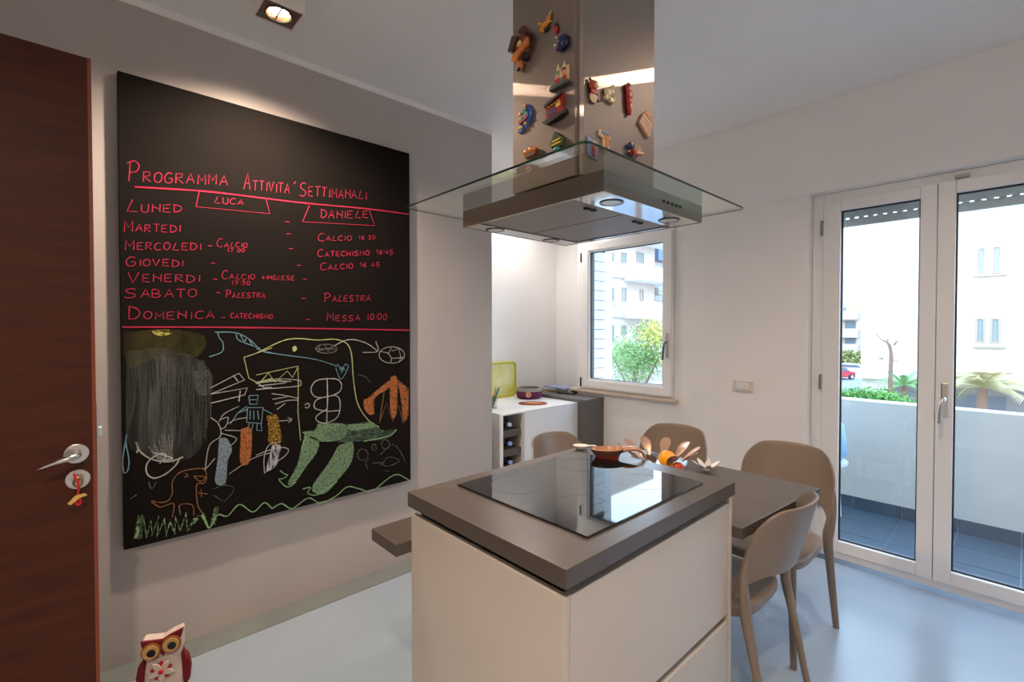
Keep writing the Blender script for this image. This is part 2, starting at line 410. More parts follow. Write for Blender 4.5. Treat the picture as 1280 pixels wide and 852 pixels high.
def chalk(name, col, dens=.9, scale=260, stretch=(1, 1, 1), soft=.25):
    if name in MATS: return MATS[name]
    m = bpy.data.materials.new(name); m.use_nodes = True; nt = m.node_tree; b = nt.nodes['Principled BSDF']
    b.inputs['Base Color'].default_value = srgb(col); b.inputs['Roughness'].default_value = .95; b.inputs['Specular IOR Level'].default_value = .05
    t = nt.nodes.new('ShaderNodeBsdfTransparent'); mx = nt.nodes.new('ShaderNodeMixShader')
    tcn = nt.nodes.new('ShaderNodeTexCoord'); mp = nt.nodes.new('ShaderNodeMapping'); mp.inputs['Scale'].default_value = stretch
    n = nt.nodes.new('ShaderNodeTexNoise'); n.inputs['Scale'].default_value = scale; n.inputs['Detail'].default_value = 4
    mr = nt.nodes.new('ShaderNodeMapRange')
    c = .5+(dens-.5)*.0
    mr.inputs[1].default_value = .5-soft; mr.inputs[2].default_value = .5+soft
    mr.inputs[3].default_value = max(0, 2*dens-1); mr.inputs[4].default_value = min(1, 2*dens)
    nt.links.new(tcn.outputs['Object'], mp.inputs[0]); nt.links.new(mp.outputs[0], n.inputs['Vector']); nt.links.new(n.outputs['Fac'], mr.inputs[0])
    nt.links.new(mr.outputs[0], mx.inputs[0]); nt.links.new(t.outputs[0], mx.inputs[1]); nt.links.new(b.outputs[0], mx.inputs[2])
    nt.links.new(mx.outputs[0], nt.nodes['Material Output'].inputs[0])
    MATS[name] = m; return m
c_red = chalk('chalk_red', (184, 52, 80), .80)
c_white = chalk('chalk_white', (196, 198, 192), .72)
c_dim = chalk('chalk_dim', (150, 150, 146), .42)
c_blue = chalk('chalk_blue', (130, 176, 194), .72)
c_yel = chalk('chalk_yellow', (196, 206, 142), .72)
c_green = chalk('chalk_green', (158, 205, 150), .70)
c_orange = chalk('chalk_orange', (176, 124, 88), .62)
f_green = chalk('fill_green', (122, 152, 120), .72, 120, (1, 1, 1), .2)
f_green2 = chalk('fill_green_soft', (108, 134, 112), .36, 40, (1, 1, 3), .2)
f_blue = chalk('fill_blue', (136, 154, 166), .72, 130, (1, 1, 1), .2)
f_orange = chalk('fill_orange', (180, 112, 68), .68, 110, (1, 2.5, .8), .2)
f_gold = chalk('fill_gold', (160, 126, 62), .55, 130, (1, 1, 1), .2)
f_grey = chalk('smudge_grey', (126, 132, 130), .12, 9, (1, 5, .7), .25)
f_grey2 = chalk('smudge_grey_streaks', (140, 146, 144), .14, 14, (1, 6, .5), .16)
f_olive = chalk('smudge_olive', (112, 108, 62), .16, 8, (1, 2, 1), .25)
f_white = chalk('fill_white', (170, 172, 182), .55, 40, (1, 3, .7), .12)

_layer = [0]
def ribbon(bm, pts, w, x):
    """flat stroke in the board plane; pts are (Y, Z)"""
    P = [Vector(p) for p in pts]
    P = [P[0]]+[b for a, b in zip(P, P[1:]) if (b-a).length > 1e-5]
    if len(P) < 2: return
    L = []; Rr = []
    for i, p in enumerate(P):
        a = (p-P[i-1]).normalized() if i else None; b = (P[i+1]-p).normalized() if i < len(P)-1 else None
        if a is None: d = b
        elif b is None: d = a
        else: d = (a+b); d = d.normalized() if d.length > .2 else a
        n = Vector((-d.y, d.x))*w/2*random.uniform(.8, 1.2)
        L.append(bm.verts.new((x, *(p+n)))); Rr.append(bm.verts.new((x, *(p-n))))
    for i in range(len(P)-1): bm.faces.new((L[i], Rr[i], Rr[i+1], L[i+1]))
def topx(p, mode):
    if mode == 3: return (140+p[0]/2.84, 400+p[1]/2.84)
    if mode == 4: return (320+p[0]/3.871, 400+p[1]/3.871)
    if mode == 1: return (140+p[0]/3.55, 180+p[1]/3.55)
    if mode == 2: return (320+p[0]/3.871, 200+p[1]/3.871)
    return p
def yz(p): v = at(p[0], p[1], 0, XB); return (v.y, v.z)
def strokes(name, m, lines, mode=0, w=.0042, smooth=True, label=None):
    _layer[0] += 1; bm = BM(); x = XB+.0006+_layer[0]*.00004; w *= .84
    for ln in lines:
        pts = [Vector(yz(topx(p, mode))) for p in ln]
        if smooth and len(pts) > 2: pts = curve(pts, 5)
        ribbon(bm, pts, w, x)
    o = obj(name, bm, m, cb, recalc=False)
    if label: o['label'] = label
    return o
def fill(name, m, polys, mode=0, label=None):
    _layer[0] += 1; bm = BM(); x = XB+.0006+_layer[0]*.00004
    for pl in polys:
        pts = curve([Vector(yz(topx(p, mode))) for p in pl]+[Vector(yz(topx(pl[0], mode)))], 4)[:-1]
        bm.faces.new([bm.verts.new((x, p.x, p.y)) for p in pts])
    bmesh.ops.triangulate(bm, faces=bm.faces)
    o = obj(name, bm, m, cb, recalc=False)
    if label: o['label'] = label
    return o
# single-stroke capitals in a unit box (y up)
G = {
 'A': [[(0, 0), (.5, 1), (.95, 0)], [(.15, .35), (.85, .38)]], 'B': [[(0, 0), (0, 1), (.7, .85), (.6, .55), (0, .5)], [(.05, .5), (.85, .35), (.7, .05), (0, 0)]],
 'C': [[(.95, .9), (.5, 1), (.1, .7), (.05, .3), (.4, 0), (.95, .08)]], 'D': [[(.05, 0), (.05, 1)], [(-.1, 1), (.7, .8), (.95, .4), (.6, .05), (0, 0)]],
 'E': [[(.85, 1), (.05, .95), (.05, .05), (.9, 0)], [(.05, .5), (.7, .52)]], 'G': [[(.9, .9), (.45, 1), (.05, .6), (.15, .1), (.6, 0), (.9, .15), (.9, .45), (.5, .45)]],
 'H': [[(.05, 0), (.1, 1)], [(.9, 0), (.9, 1)], [(.08, .5), (.9, .5)]], 'I': [[(.5, 0), (.5, .9)]],
 'L': [[(.5, 1), (.05, .05), (.95, 0)]], 'M': [[(.05, 0), (.05, 1), (.5, .35), (.95, 1), (.95, 0)]],
 'N': [[(.05, 0), (.05, 1)], [(.05, .75), (.95, .35)], [(.95, 0), (.95, 1)]],
 'O': [[(.5, 1), (.1, .75), (.1, .2), (.5, 0), (.9, .25), (.9, .8), (.5, 1)]], 'P': [[(.1, 0), (.15, 1)], [(-.15, .9), (.5, 1.02), (.95, .8), (.75, .5), (.12, .42)]],
 'R': [[(.05, 0), (.05, 1)], [(0, .95), (.8, .95), (.75, .6), (.1, .5), (.95, 0)]], 'S': [[(.9, .9), (.5, 1), (.1, .8), (.3, .55), (.8, .4), (.8, .1), (.3, 0), (0, .1)]],
 'T': [[(.5, 0), (.5, 1)], [(0, 1), (1, 1)]], 'U': [[(.05, 1), (.1, .2), (.5, 0), (.85, .15), (.9, 1)]], 'V': [[(0, 1), (.45, 0), (.95, 1)]],
 '0': [[(.5, 1), (.1, .7), (.15, .15), (.5, 0), (.85, .25), (.85, .8), (.5, 1)]], '1': [[(.2, .65), (.6, 1), (.55, 0)]],
 '3': [[(.1, .95), (.8, .95), (.4, .6), (.85, .3), (.5, 0), (.05, .1)]], '4': [[(.6, 0), (.6, 1), (.05, .35), (.95, .35)]],
 '5': [[(.9, 1), (.2, 1), (.15, .55), (.75, .55), (.8, .1), (.1, 0)]], '6': [[(.8, 1), (.2, .6), (.1, .2), (.5, 0), (.85, .25), (.5, .5), (.15, .3)]],
 '7': [[(.05, .95), (.9, .95), (.4, 0)], [(.3, .5), (.8, .5)]], ':': [[(.5, .25), (.5, .35)], [(.5, .65), (.5, .75)]], '.': [[(.45, .05), (.6, .05)]],
 '+': [[(.5, .1), (.5, .9)], [(.1, .5), (.9, .5)]], '-': [[(.05, .5), (.95, .52)]], "'": [[(.4, 1.1), (.7, 1.35)]]}
NARROW = {'I': .45, '.': .4, ':': .4, ' ': .6, '1': .7, "'": .01}
def text(name, s, x0, yb0, x1, yb1, h0, h1, first=1.0, w=.0040, m=None, caps=()):
    """hand-printed capitals from (x0, baseline yb0) to (x1, yb1) in photograph pixels; letters whose index is in caps are 'first' times as tall"""
    adv = []
    for i, ch in enumerate(s): adv.append(NARROW.get(ch, 1.0)*(1.35 if i in caps and first > 1 else 1.0))
    tot = sum(adv); cur = 0; lines = []
    for i, ch in enumerate(s):
        t = cur/tot; cw = adv[i]/tot*(x1-x0)*.76; hh = (h0+(h1-h0)*t)*(first if i in caps else 1)
        bx = x0+(x1-x0)*t; by = yb0+(yb1-yb0)*t
        sl = (yb1-yb0)/(x1-x0)
        if ch != ' ':
            jx = random.uniform(-.05, .05)*cw; jy = random.uniform(-.06, .06)*hh
            for ln in G[ch]:
                if ch == "'": cw2 = h0*.6
                else: cw2 = cw
                pts = [(bx+jx+a*cw2+b*hh*.04, by+jy-b*hh+a*cw2*sl) for a, b in ln]
                if len(pts) > 3 and ch in 'CGOSUDPB036859': pts = [tuple(q) for q in curve([Vector(q) for q in pts], 4)]
                lines.append(pts)
        cur += adv[i]
    return strokes(name, m or c_red, lines, 0, w, smooth=False)
T = text
T('chalk_heading', 'PROGRAMMA', 160, 227, 288, 231, 13, 12, 1.9, .0042, caps=(0,))
T('chalk_heading', "ATTIVITA'", 305, 237, 364, 242, 12, 12, 1.7, .0040, caps=(0,))
T('chalk_heading', 'SETTIMANALI', 374, 244.5, 460, 249, 12.5, 10, 1.35, .0042, caps=(0,))
T('chalk_writing', 'LUNED.', 158, 265, 236, 264.5, 10, 9, 1.5, .0040, caps=(0,))
T('chalk_writing', 'MARTEDI', 155.5, 289, 228, 290, 9.5, 9, 1.5, .0040, caps=(0,))
T('chalk_writing', 'MERCOLEDI', 156, 312, 254, 312.5, 9, 9, 1.35, .0040, caps=(0,))
T('chalk_writing', 'GIOVEDI', 157, 332, 232, 333, 8.5, 8.5, 1.35, .0040, caps=(0,))
T('chalk_writing', 'VENERDI', 159, 353, 253, 352, 10, 9, 1.35, .0040, caps=(0,))
T('chalk_writing', 'SABATO', 156, 372, 250, 371, 10, 10, 1.15, .0040, caps=(0,))
T('chalk_writing', 'DOMENICA', 160, 399, 272, 398, 9.5, 9.5, 1.7, .0044, caps=(0,))
T('chalk_entry', 'LUCA', 268, 254, 307, 256, 8, 6, 1, .0042)
T('chalk_entry', 'CALCIO', 271, 309, 311, 309, 6.5, 5.5, 1.6, .0036, caps=(0,))
T('chalk_entry', '17 00', 284, 315, 307, 315, 4.5, 4.5, 1, .0036)
T('chalk_entry', 'CALCIO', 277, 348.5, 320, 349, 6.5, 6, 1.6, .0036, caps=(0,))
T('chalk_entry', '+INGLESE', 327, 349, 369, 350, 5, 5.5, 1, .0036)
T('chalk_entry', '17:30', 289, 356, 314, 356, 5, 5, 1, .0036)
T('chalk_entry', 'PALESTRA', 282, 372, 333, 372, 6.5, 6, 1.4, .0042, caps=(0,))
T('chalk_entry', 'CATECHISMO', 288, 397.5, 342, 398, 6, 5.5, 1, .0042)
T('chalk_entry', 'DANIELE', 401, 272.5, 463, 272.5, 10.5, 8, 1, .0048)
T('chalk_entry', 'CALCIO', 397, 301, 441, 300, 6, 6, 1.6, .0040, caps=(0,))
T('chalk_entry', '16 30', 448, 299, 470, 299, 5, 5, 1, .0042)
T('chalk_entry', 'CATECHISMO', 397, 321, 463, 319, 6, 6, 1.5, .0046, caps=(0,))
T('chalk_entry', '16:45', 470, 317.5, 492, 318, 6, 6, 1, .0042)
T('chalk_entry', 'CALCIO', 400, 337.5, 443, 335, 6, 6, 1.5, .0046, caps=(0,))
T('chalk_entry', '16 45', 449, 333.5, 476, 333, 5.5, 5, 1, .0042)
T('chalk_entry', 'PALESTRA', 405.5, 377, 465, 376, 7.5, 7, 1.4, .0046, caps=(0,))
T('chalk_entry', 'MESSA', 408, 401, 452, 400.5, 7, 7, 1.45, .0046, caps=(0,))
T('chalk_entry', '10:00', 458, 400, 485, 399.5, 7.5, 8, 1, .0046)
strokes('chalk_dashes', c_red, [[(x-2.6, y), (x+2.8, y+.4)] for x, y in ((262.5, 307), (266, 328.5), (269, 348.5), (272.4, 365.4), (278.6, 396.3), (359, 277), (360.6, 292), (363.4, 310.4), (373.8, 331.3), (380.7, 348.5), (379, 372.6), (384.6, 399))], w=.0045, smooth=False)
strokes('chalk_line', c_red, [[(168, 233.5), (255, 239), (320, 246.5), (383, 254), (459.5, 261), (511, 267.7)]], w=.0080)
strokes('chalk_line', c_red, [[(152.7, 408.6), (265, 408.8), (380, 410.2), (512, 412.5)]], w=.0085)
strokes('chalk_frame', c_red, [[(249, 239), (245, 258.3), (337, 267), (332.5, 249)]], w=.0046, smooth=False)
strokes('chalk_frame', c_red, [[(386.6, 256.8), (378, 277), (468, 282), (460.8, 260.7)]], w=.0056, smooth=False)
# drawings
fill('chalk_smudge', f_grey, [[(55, 110), (200, 100), (345, 170), (350, 300), (320, 440), (250, 500), (120, 480), (55, 430), (50, 250)]], 3)
fill('chalk_smudge', f_grey2, [[(150, 130), (215, 120), (225, 300), (210, 470), (140, 470), (130, 300)], [(290, 180), (345, 180), (345, 260), (300, 255)]], 3)
fill('chalk_smudge', f_olive, [[(42, 45), (200, 32), (330, 60), (300, 130), (190, 120), (70, 170), (45, 120)]], 3)
fill('chalk_smudge', chalk('fill_yellow', (190, 180, 100), .45, 60, (1, 1, 2), .12), [[(140, 38), (190, 32), (215, 44), (180, 56), (150, 50)]], 3)
strokes('chalk_scribble', chalk('chalk_faint', (120, 124, 122), .25), [[(x+random.uniform(-6, 6), 150+random.uniform(-30, 30)), (x+random.uniform(-8, 8), 290), (x-10+random.uniform(-14, 14), 400+random.uniform(-40, 60))] for x in range(70, 340, 13)], 3, .0040)
strokes('chalk_scribble', c_dim, [[(130+i*9, 440+random.uniform(-40, 20)), (150+i*7, 480), (165+i*6, 500+random.uniform(-10, 8))] for i in range(10)], 3, .005)
strokes('chalk_loop', c_blue, [[(52, 405), (44, 450), (38, 500), (42, 540), (56, 532), (60, 495), (50, 440), (50, 410)]], 3, .0046)
strokes('chalk_loop', c_white, [[(85, 432), (100, 465), (130, 488), (170, 500), (210, 500), (252, 485)], [(240, 490), (225, 515), (190, 545), (150, 560), (125, 545), (122, 515), (140, 490), (175, 472), (192, 482), (168, 508)], [(150, 470), (215, 490), (160, 500)], [(85, 432), (92, 455), (88, 470)]], 3, .0062)
strokes('chalk_drawing', c_blue, [[(365, 42), (440, 45), (490, 70), (530, 108), (568, 118)], [(375, 42), (380, 62), (393, 80), (390, 112), (345, 130)], [(440, 50), (452, 72), (525, 100)], [(455, 52), (470, 75), (480, 62), (500, 92)]], 3, .0044)
strokes('chalk_drawing', c_yel, [[(568, 98), (468, 132), (485, 205), (515, 222), (568, 206)]], 3, .0048, smooth=False)
strokes('chalk_drawing', c_white, [[(350, 240), (450, 188), (470, 212), (350, 262)], [(350, 262), (480, 240), (470, 265), (352, 294)], [(430, 195), (447, 217)], [(455, 250), (450, 288)], [(515, 222), (540, 240), (568, 238)], [(510, 225), (560, 215)]], 3, .0050, smooth=False)
strokes('chalk_robot', c_blue, [[(485, 268), (518, 266), (514, 298), (489, 298), (485, 268)], [(490, 282), (512, 282)], [(480, 310), (478, 362), (530, 366), (536, 310), (480, 310)], [(490, 320), (490, 352)], [(503, 320), (503, 352)], [(516, 320), (520, 352)], [(488, 365), (478, 388), (495, 392), (500, 367)], [(515, 366), (513, 390), (532, 392), (528, 366)], [(480, 316), (445, 330), (420, 368)], [(536, 316), (568, 332)], [(478, 305), (460, 318), (446, 330)]], 3, .0042, smooth=False)
strokes('chalk_drawing', c_white, [[(350, 345), (378, 368), (385, 410), (345, 445), (330, 530)], [(385, 352), (412, 345), (402, 378), (385, 385)], [(380, 360), (398, 332), (450, 305)], [(385, 400), (442, 420), (405, 452), (380, 430)], [(400, 390), (482, 392)], [(408, 368), (440, 352), (480, 345)], [(330, 530), (365, 490)], [(415, 545), (500, 490), (568, 468)]], 3, .0038)
strokes('chalk_drawing', c_dim, [[(130, 572), (140, 598), (157, 575)], [(62, 635), (88, 618)], [(355, 600), (400, 585), (432, 598), (400, 640), (360, 620)], [(352, 290), (350, 350)]], 3, .0036)
fill('chalk_block', f_blue, [[(380, 418), (408, 420), (425, 460), (410, 500), (402, 578), (366, 575), (374, 500)]], 3)
fill('chalk_block', f_orange, [[(457, 385), (494, 388), (490, 498), (455, 505)]], 3)
strokes('chalk_dinosaur', c_orange, [[(140, 640), (168, 646), (198, 640), (214, 612), (214, 572), (240, 540), (285, 528), (326, 528), (335, 556), (326, 578), (300, 584), (304, 655), (322, 688), (300, 694)], [(140, 645), (172, 662), (218, 650), (214, 698)], [(243, 690), (241, 655), (284, 655), (291, 692)], [(305, 612), (338, 616)], [(315, 600), (318, 628)], [(288, 552), (330, 556), (314, 572), (290, 554)], [(258, 542), (270, 552), (256, 556)]], 3, .0042)
gz = [(85, 775), (103, 690), (98, 775), (112, 700), (122, 768), (138, 712), (142, 760), (165, 698), (160, 765), (186, 705), (192, 762), (206, 712), (222, 755), (225, 700), (242, 745), (262, 685), (268, 745), (300, 700)]
strokes('chalk_grass', chalk('grass_green', (130, 160, 120), .55, 70, (1, 1, 1), .12), [gz, [(320, 688), (345, 742), (372, 662), (360, 725)]], 3, .020, smooth=False)
strokes('chalk_grass', c_green, [[(322, 690), (345, 736), (374, 690), (410, 694), (452, 653), (500, 680), (540, 647), (568, 668)], ], 3, .0062)
strokes('chalk_grass', c_green, [[(340, 635), (352, 629), (365, 635), (385, 622), (400, 628), (419, 620), (434, 608), (449, 610.5), (465, 613), (493, 593), (512, 600)]], 0, .0062)
strokes('chalk_rainbow', c_yel, [[(0, 160), (155, 92), (300, 96), (380, 92), (437, 112), (461, 165), (470, 280), (490, 400), (540, 480), (595, 518)]], 4, .0058)
strokes('chalk_arrow', c_white, [[(375, 125), (430, 98), (480, 95), (540, 115), (588, 150)], [(515, 156), (588, 150), (578, 102)]], 4, .0048)
el = lambda cx, cy, rx, ry, a=0, n=18: [(cx+rx*math.cos(2*PI*k/n+a), cy+ry*math.sin(2*PI*k/n+a)) for k in range(n+1)]
strokes('chalk_ball', c_white, [el(656, 168, 62, 40), [(600, 150), (640, 160), (655, 130)], [(640, 160), (655, 185), (650, 205)], [(655, 185), (715, 180)], [(655, 150), (690, 138), (700, 180), (690, 205)]], 4, .0044, smooth=False)
strokes('chalk_drawing', c_dim, [el(340, 138, 52, 22), [(300, 120), (310, 155)], [(325, 115), (360, 158)], [(370, 120), (335, 158)], [(290, 138), (392, 140)], [(300, 148), (380, 128)]], 4, .0046, smooth=False)
fill('chalk_dot', c_yel, [[(176, 130), (190, 124), (198, 138), (186, 152), (176, 145)]], 4)
strokes('chalk_heart', c_blue, [[(0, 138), (100, 163), (280, 188), (385, 220)], [(385, 228), (396, 214), (412, 242), (432, 212), (444, 230), (410, 285), (385, 232)], [(400, 225), (420, 240), (408, 255)], [(413, 225), (430, 240)]], 4, .0040)
strokes('chalk_house', c_yel, [[(0, 265), (202, 222), (204, 300), (202, 440), (215, 582)], [(20, 300), (60, 255), (92, 300), (150, 245), (176, 276), (202, 228)], [(20, 302), (120, 290)]], 4, .0046, smooth=False)
strokes('chalk_house', c_white, [[(0, 300), (100, 284), (205, 290), (216, 304), (205, 318), (100, 328), (0, 335)], [(10, 318), (150, 300), (60, 290), (170, 296)], [(75, 355), (130, 362), (205, 378)], [(78, 382), (150, 370)], [(90, 405), (150, 388), (205, 386)], [(100, 432), (140, 402)], [(105, 488), (172, 481), (152, 470), (172, 481), (156, 494)], [(235, 410), (246, 402), (258, 408), (250, 424), (236, 420)]], 4, .0044)
strokes('chalk_figure_eight', c_white, [[(343, 282), (290, 293), (265, 332), (285, 370), (343, 370), (400, 348), (413, 312), (392, 286), (343, 282)], [(343, 368), (292, 385), (280, 418), (300, 432), (343, 440), (404, 436)], [(343, 368), (390, 366), (406, 400), (395, 465), (343, 496), (300, 490), (291, 465), (343, 428)]], 4, .0056)
strokes('chalk_figure_eight', c_white, [[(343, 282), (345, 380), (341, 492)]], 4, .0066)
fill('chalk_beast', f_orange, [[(650, 275), (678, 272), (684, 340), (676, 460), (652, 462), (646, 340)], [(520, 385), (545, 372), (600, 325), (650, 290), (640, 330), (590, 360), (560, 400), (572, 450), (545, 455), (522, 425)], [(684, 300), (720, 320), (735, 370), (730, 470), (712, 480), (700, 380)]], 4)
strokes('chalk_beast', c_orange, [[(595, 498), (630, 400), (660, 490), (688, 410), (712, 498)], [(620, 340), (598, 480)], [(640, 300), (560, 390)], [(670, 280), (735, 330), (735, 460)]], 4, .0058, smooth=False)
fill('chalk_block', f_gold, [[(50, 462), (98, 456), (112, 500), (120, 590), (62, 592), (58, 520)]], 4)
fill('chalk_block', f_white, [[(78, 602), (118, 606), (110, 660), (95, 705), (50, 730), (58, 680)]], 4)
strokes('chalk_drawing', c_white, [[(40, 740), (38, 670), (55, 612), (90, 592), (108, 640), (78, 700), (42, 738)], [(0, 652), (50, 632), (120, 615), (156, 625), (140, 655), (90, 690)]], 4, .0044)
fill('chalk_creature', f_green, [[(232, 556), (300, 575), (292, 640), (240, 710), (190, 782), (152, 790), (198, 700), (218, 620)], [(398, 605), (466, 590), (462, 680), (405, 760), (330, 838), (268, 812), (350, 690)], [(298, 500), (420, 500), (440, 540), (400, 580), (300, 585), (250, 560), (228, 540), (285, 530)]], 4)
fill('chalk_creature', f_green2, [[(400, 510), (470, 500), (560, 492), (605, 530), (680, 530), (625, 575), (500, 585), (400, 590), (330, 560)]], 4)
fill('chalk_creature', f_green, [[(440, 505), (520, 500), (560, 492), (575, 515), (500, 530), (450, 530)]], 4)
strokes('chalk_creature', c_green, [[(115, 725), (135, 742), (152, 748), (130, 765), (110, 770), (150, 806), (192, 784)], [(225, 815), (262, 808), (250, 835), (300, 842), (392, 778)], [(680, 528), (650, 555), (600, 570), (520, 585)], [(225, 540), (240, 560), (218, 620)]], 4, .0050)
strokes('chalk_drawing', c_dim, [el(515, 650, 26, 28, n=12), el(570, 615, 11, 16, n=10), el(625, 600, 20, 22, n=12), [(540, 720), (530, 690), (545, 670)], [(600, 705), (640, 662), (692, 680), (640, 705), (600, 695)], [(600, 650), (660, 600), (700, 640), (725, 692)], [(620, 728), (645, 730)], [(560, 690), (620, 688)], [(490, 262), (530, 275), (550, 300)]], 4, .0040)

# ------------------------------------------------------------------ ceiling lamps
lamp_white = mat('lamp_housing', (226, 218, 208), .5)
lamp_brown = mat('lamp_face', (104, 84, 74), .45)
refl = mat('lamp_reflector', (236, 200, 160), .15, 1)
disc_m = mat('lamp_glow', (255, 236, 214), .4, emit=((255, 226, 190), 14))
def ring_z(cx, cy, z0, z1, r0, r1, seg=32):
    b = BM(); V = []
    for r, z in ((r0, z0), (r1, z0), (r1, z1), (r0, z1)):
        V.append([b.verts.new((cx+r*math.cos(2*PI*k/seg), cy+r*math.sin(2*PI*k/seg), z)) for k in range(seg)])
    for i in range(4):
        for k in range(seg): b.faces.new((V[i][k], V[i][(k+1) % seg], V[(i+1) % 4][(k+1) % seg], V[(i+1) % 4][k]))
    return b
def lamp(x, y, label, w=1.0, col=(1, .78, .60)):
    t = thing('ceiling_lamp', label, 'ceiling lamp', (x, y, CZ-.1), group='square ceiling spotlights')
    z = CZ-.1
    b = BM(); o_ = .077
    box(b, x-o_, x+o_, y-o_, y-o_+.006, z, CZ-.0005); box(b, x-o_, x+o_, y+o_-.006, y+o_, z, CZ-.0005)
    box(b, x-o_, x-o_+.006, y-o_+.006, y+o_-.006, z, CZ-.0005); box(b, x+o_-.006, x+o_, y-o_+.006, y+o_-.006, z, CZ-.0005)
    obj('housing', b, lamp_white, t)
    fb = BM(); seg = 32; q = .0708
    outer = []
    for k in range(seg):
        a = 2*PI*k/seg; c, s = math.cos(a), math.sin(a); m = q/max(abs(c), abs(s)); outer.append(fb.verts.new((x+c*m, y+s*m, z+.006)))
    inner = [fb.verts.new((x+.052*math.cos(2*PI*k/seg), y+.052*math.sin(2*PI*k/seg), z+.006)) for k in range(seg)]
    for k in range(seg): fb.faces.new((outer[k], outer[(k+1) % seg], inner[(k+1) % seg], inner[k]))
    obj('face_plate', fb, lamp_brown, t)
    obj('ring', ring_z(x, y, z+.002, z+.02, .048, .053), rubber, t, smooth=True)
    obj('reflector', lathe(BM(), [(.046, .006), (.04, .03), (.02, .045), (0, .05)], (x, y, z)), refl, t, smooth=True)
    obj('bulb', lathe(BM(), [(0, .016), (.034, .018), (.036, .020), (0, .024)], (x, y, z)), disc_m, t, smooth=True)
    obj('crossbar', Bx(x-.04, x+.04, y-.003, y+.003, z+.008, z+.012), lamp_brown, t)
    ld = bpy.data.lights.new('lamp_light', 'SPOT'); ld.energy = LAMP_W*w; ld.color = col; ld.spot_size = R(150); ld.spot_blend = 1.0
    ld.shadow_soft_size = .035
    lo = bpy.data.objects.new('lamp_light', ld); COL.objects.link(lo); lo.parent = t; lo.location = (0, 0, -.004)
    return t
lamp(-2.075, .62, 'square surface-mounted ceiling spotlight with glowing bulb above the chalkboard')
lamp(-.29, 2.116, 'square ceiling spotlight between the extractor hood and the terrace door', .30)
lamp(-2.87, 2.87, 'square ceiling fill spotlight added unseen in the alcove above the white cabinet', .24, (1, .95, .90))  # added lamp, hidden behind the chimney, brightens the alcove
lamp(.11, -.25, 'square ceiling fill spotlight added out of view above the near side of the room', .9)  # unseen lamp added to raise the room's brightness from the near side

# ------------------------------------------------------------------ kitchen island
IX0, IX1, IY0, IY1 = -1.28, -.64, .742, 1.585
isl = thing('kitchen_island', 'greige kitchen island with thick dark worktop in the foreground', 'kitchen island', ((IX0+IX1)/2, (IY0+IY1)/2, 0))
obj('worktop', Bx(IX0, IX1, IY0, IY1, .856, .9), stone_top, isl, bevel=.0015)
obj('plinth', Bx(IX0+.07, IX1-.07, IY0+.07, IY1-.03, 0, .09), black, isl)
obj('recess', Bx(IX0+.03, IX1-.03, IY0+.03, IY1-.008, .09, .856), black, isl)
obj('end_panel', Bx(IX0+.008, IX1-.012, IY0+.008, IY0+.026, .05, .832), lacquer, isl, bevel=.0015)
obj('end_panel', Bx(IX0+.008, IX1-.008, IY1-.020, IY1-.002, .05, .855), lacquer, isl, bevel=.0015)
obj('back_panel', Bx(IX0+.008, IX0+.026, IY0+.027, IY1-.021, .05, .72), lacquer, isl, bevel=.0015)
obj('drawer', Bx(IX1-.034, IX1-.012, IY0+.029, IY1-.024, .464, .830), lacquer, isl, bevel=.0018)
obj('drawer', Bx(IX1-.034, IX1-.012, IY0+.029, IY1-.024, .060, .440), lacquer, isl, bevel=.0018)
hob = thing('induction_hob', 'black glass induction hob set on the dark island worktop', 'hob', (-.96, 1.185, .9))
obj('hob_glass', Bx(-1.222, -.700, .887, 1.485, .9, .906), ceramic_glass, hob, bevel=.002)
obj('zone_mark', ring_z(-1.09, 1.03, .9061, .9063, .088, .0888, 48), mat('hob_print', (70, 70, 72), .2), hob)
for (x, y) in ((-1.09, 1.34), (-.84, 1.04), (-.84, 1.34)):
    obj('zone_mark', ring_z(x, y, .9061, .9063, .078, .0788, 48), mat('hob_print', (70, 70, 72)), hob)

# ------------------------------------------------------------------ dining table (slab running behind and along the island)
tb = thing('dining_table', 'dark slab dining table attached behind the island, its strip showing left of the island too', 'table', (-1.0, 1.9, 0))
TBX0, TBX1, TBY1 = -1.437, -.562, 2.235
obj('tabletop', prism(BM(), [(TBX0, .70), (IX0+.004, .70), (IX0+.004, IY1+.003), (-.618, IY1+.003), (TBX1, TBY1), (TBX0, TBY1)], 'z', .712, .75), stone_top, tb, bevel=.0015)
obj('leg', Bx(-1.165, -1.115, 1.935, 1.985, 0, .712), mat('dark_steel', (60, 56, 54), .4, .8), tb, bevel=.003)
obj('foot_plate', Bx(-1.19, -1.09, 1.86, 2.06, 0, .008), mat('dark_steel', (60, 56, 54)), tb, bevel=.002)

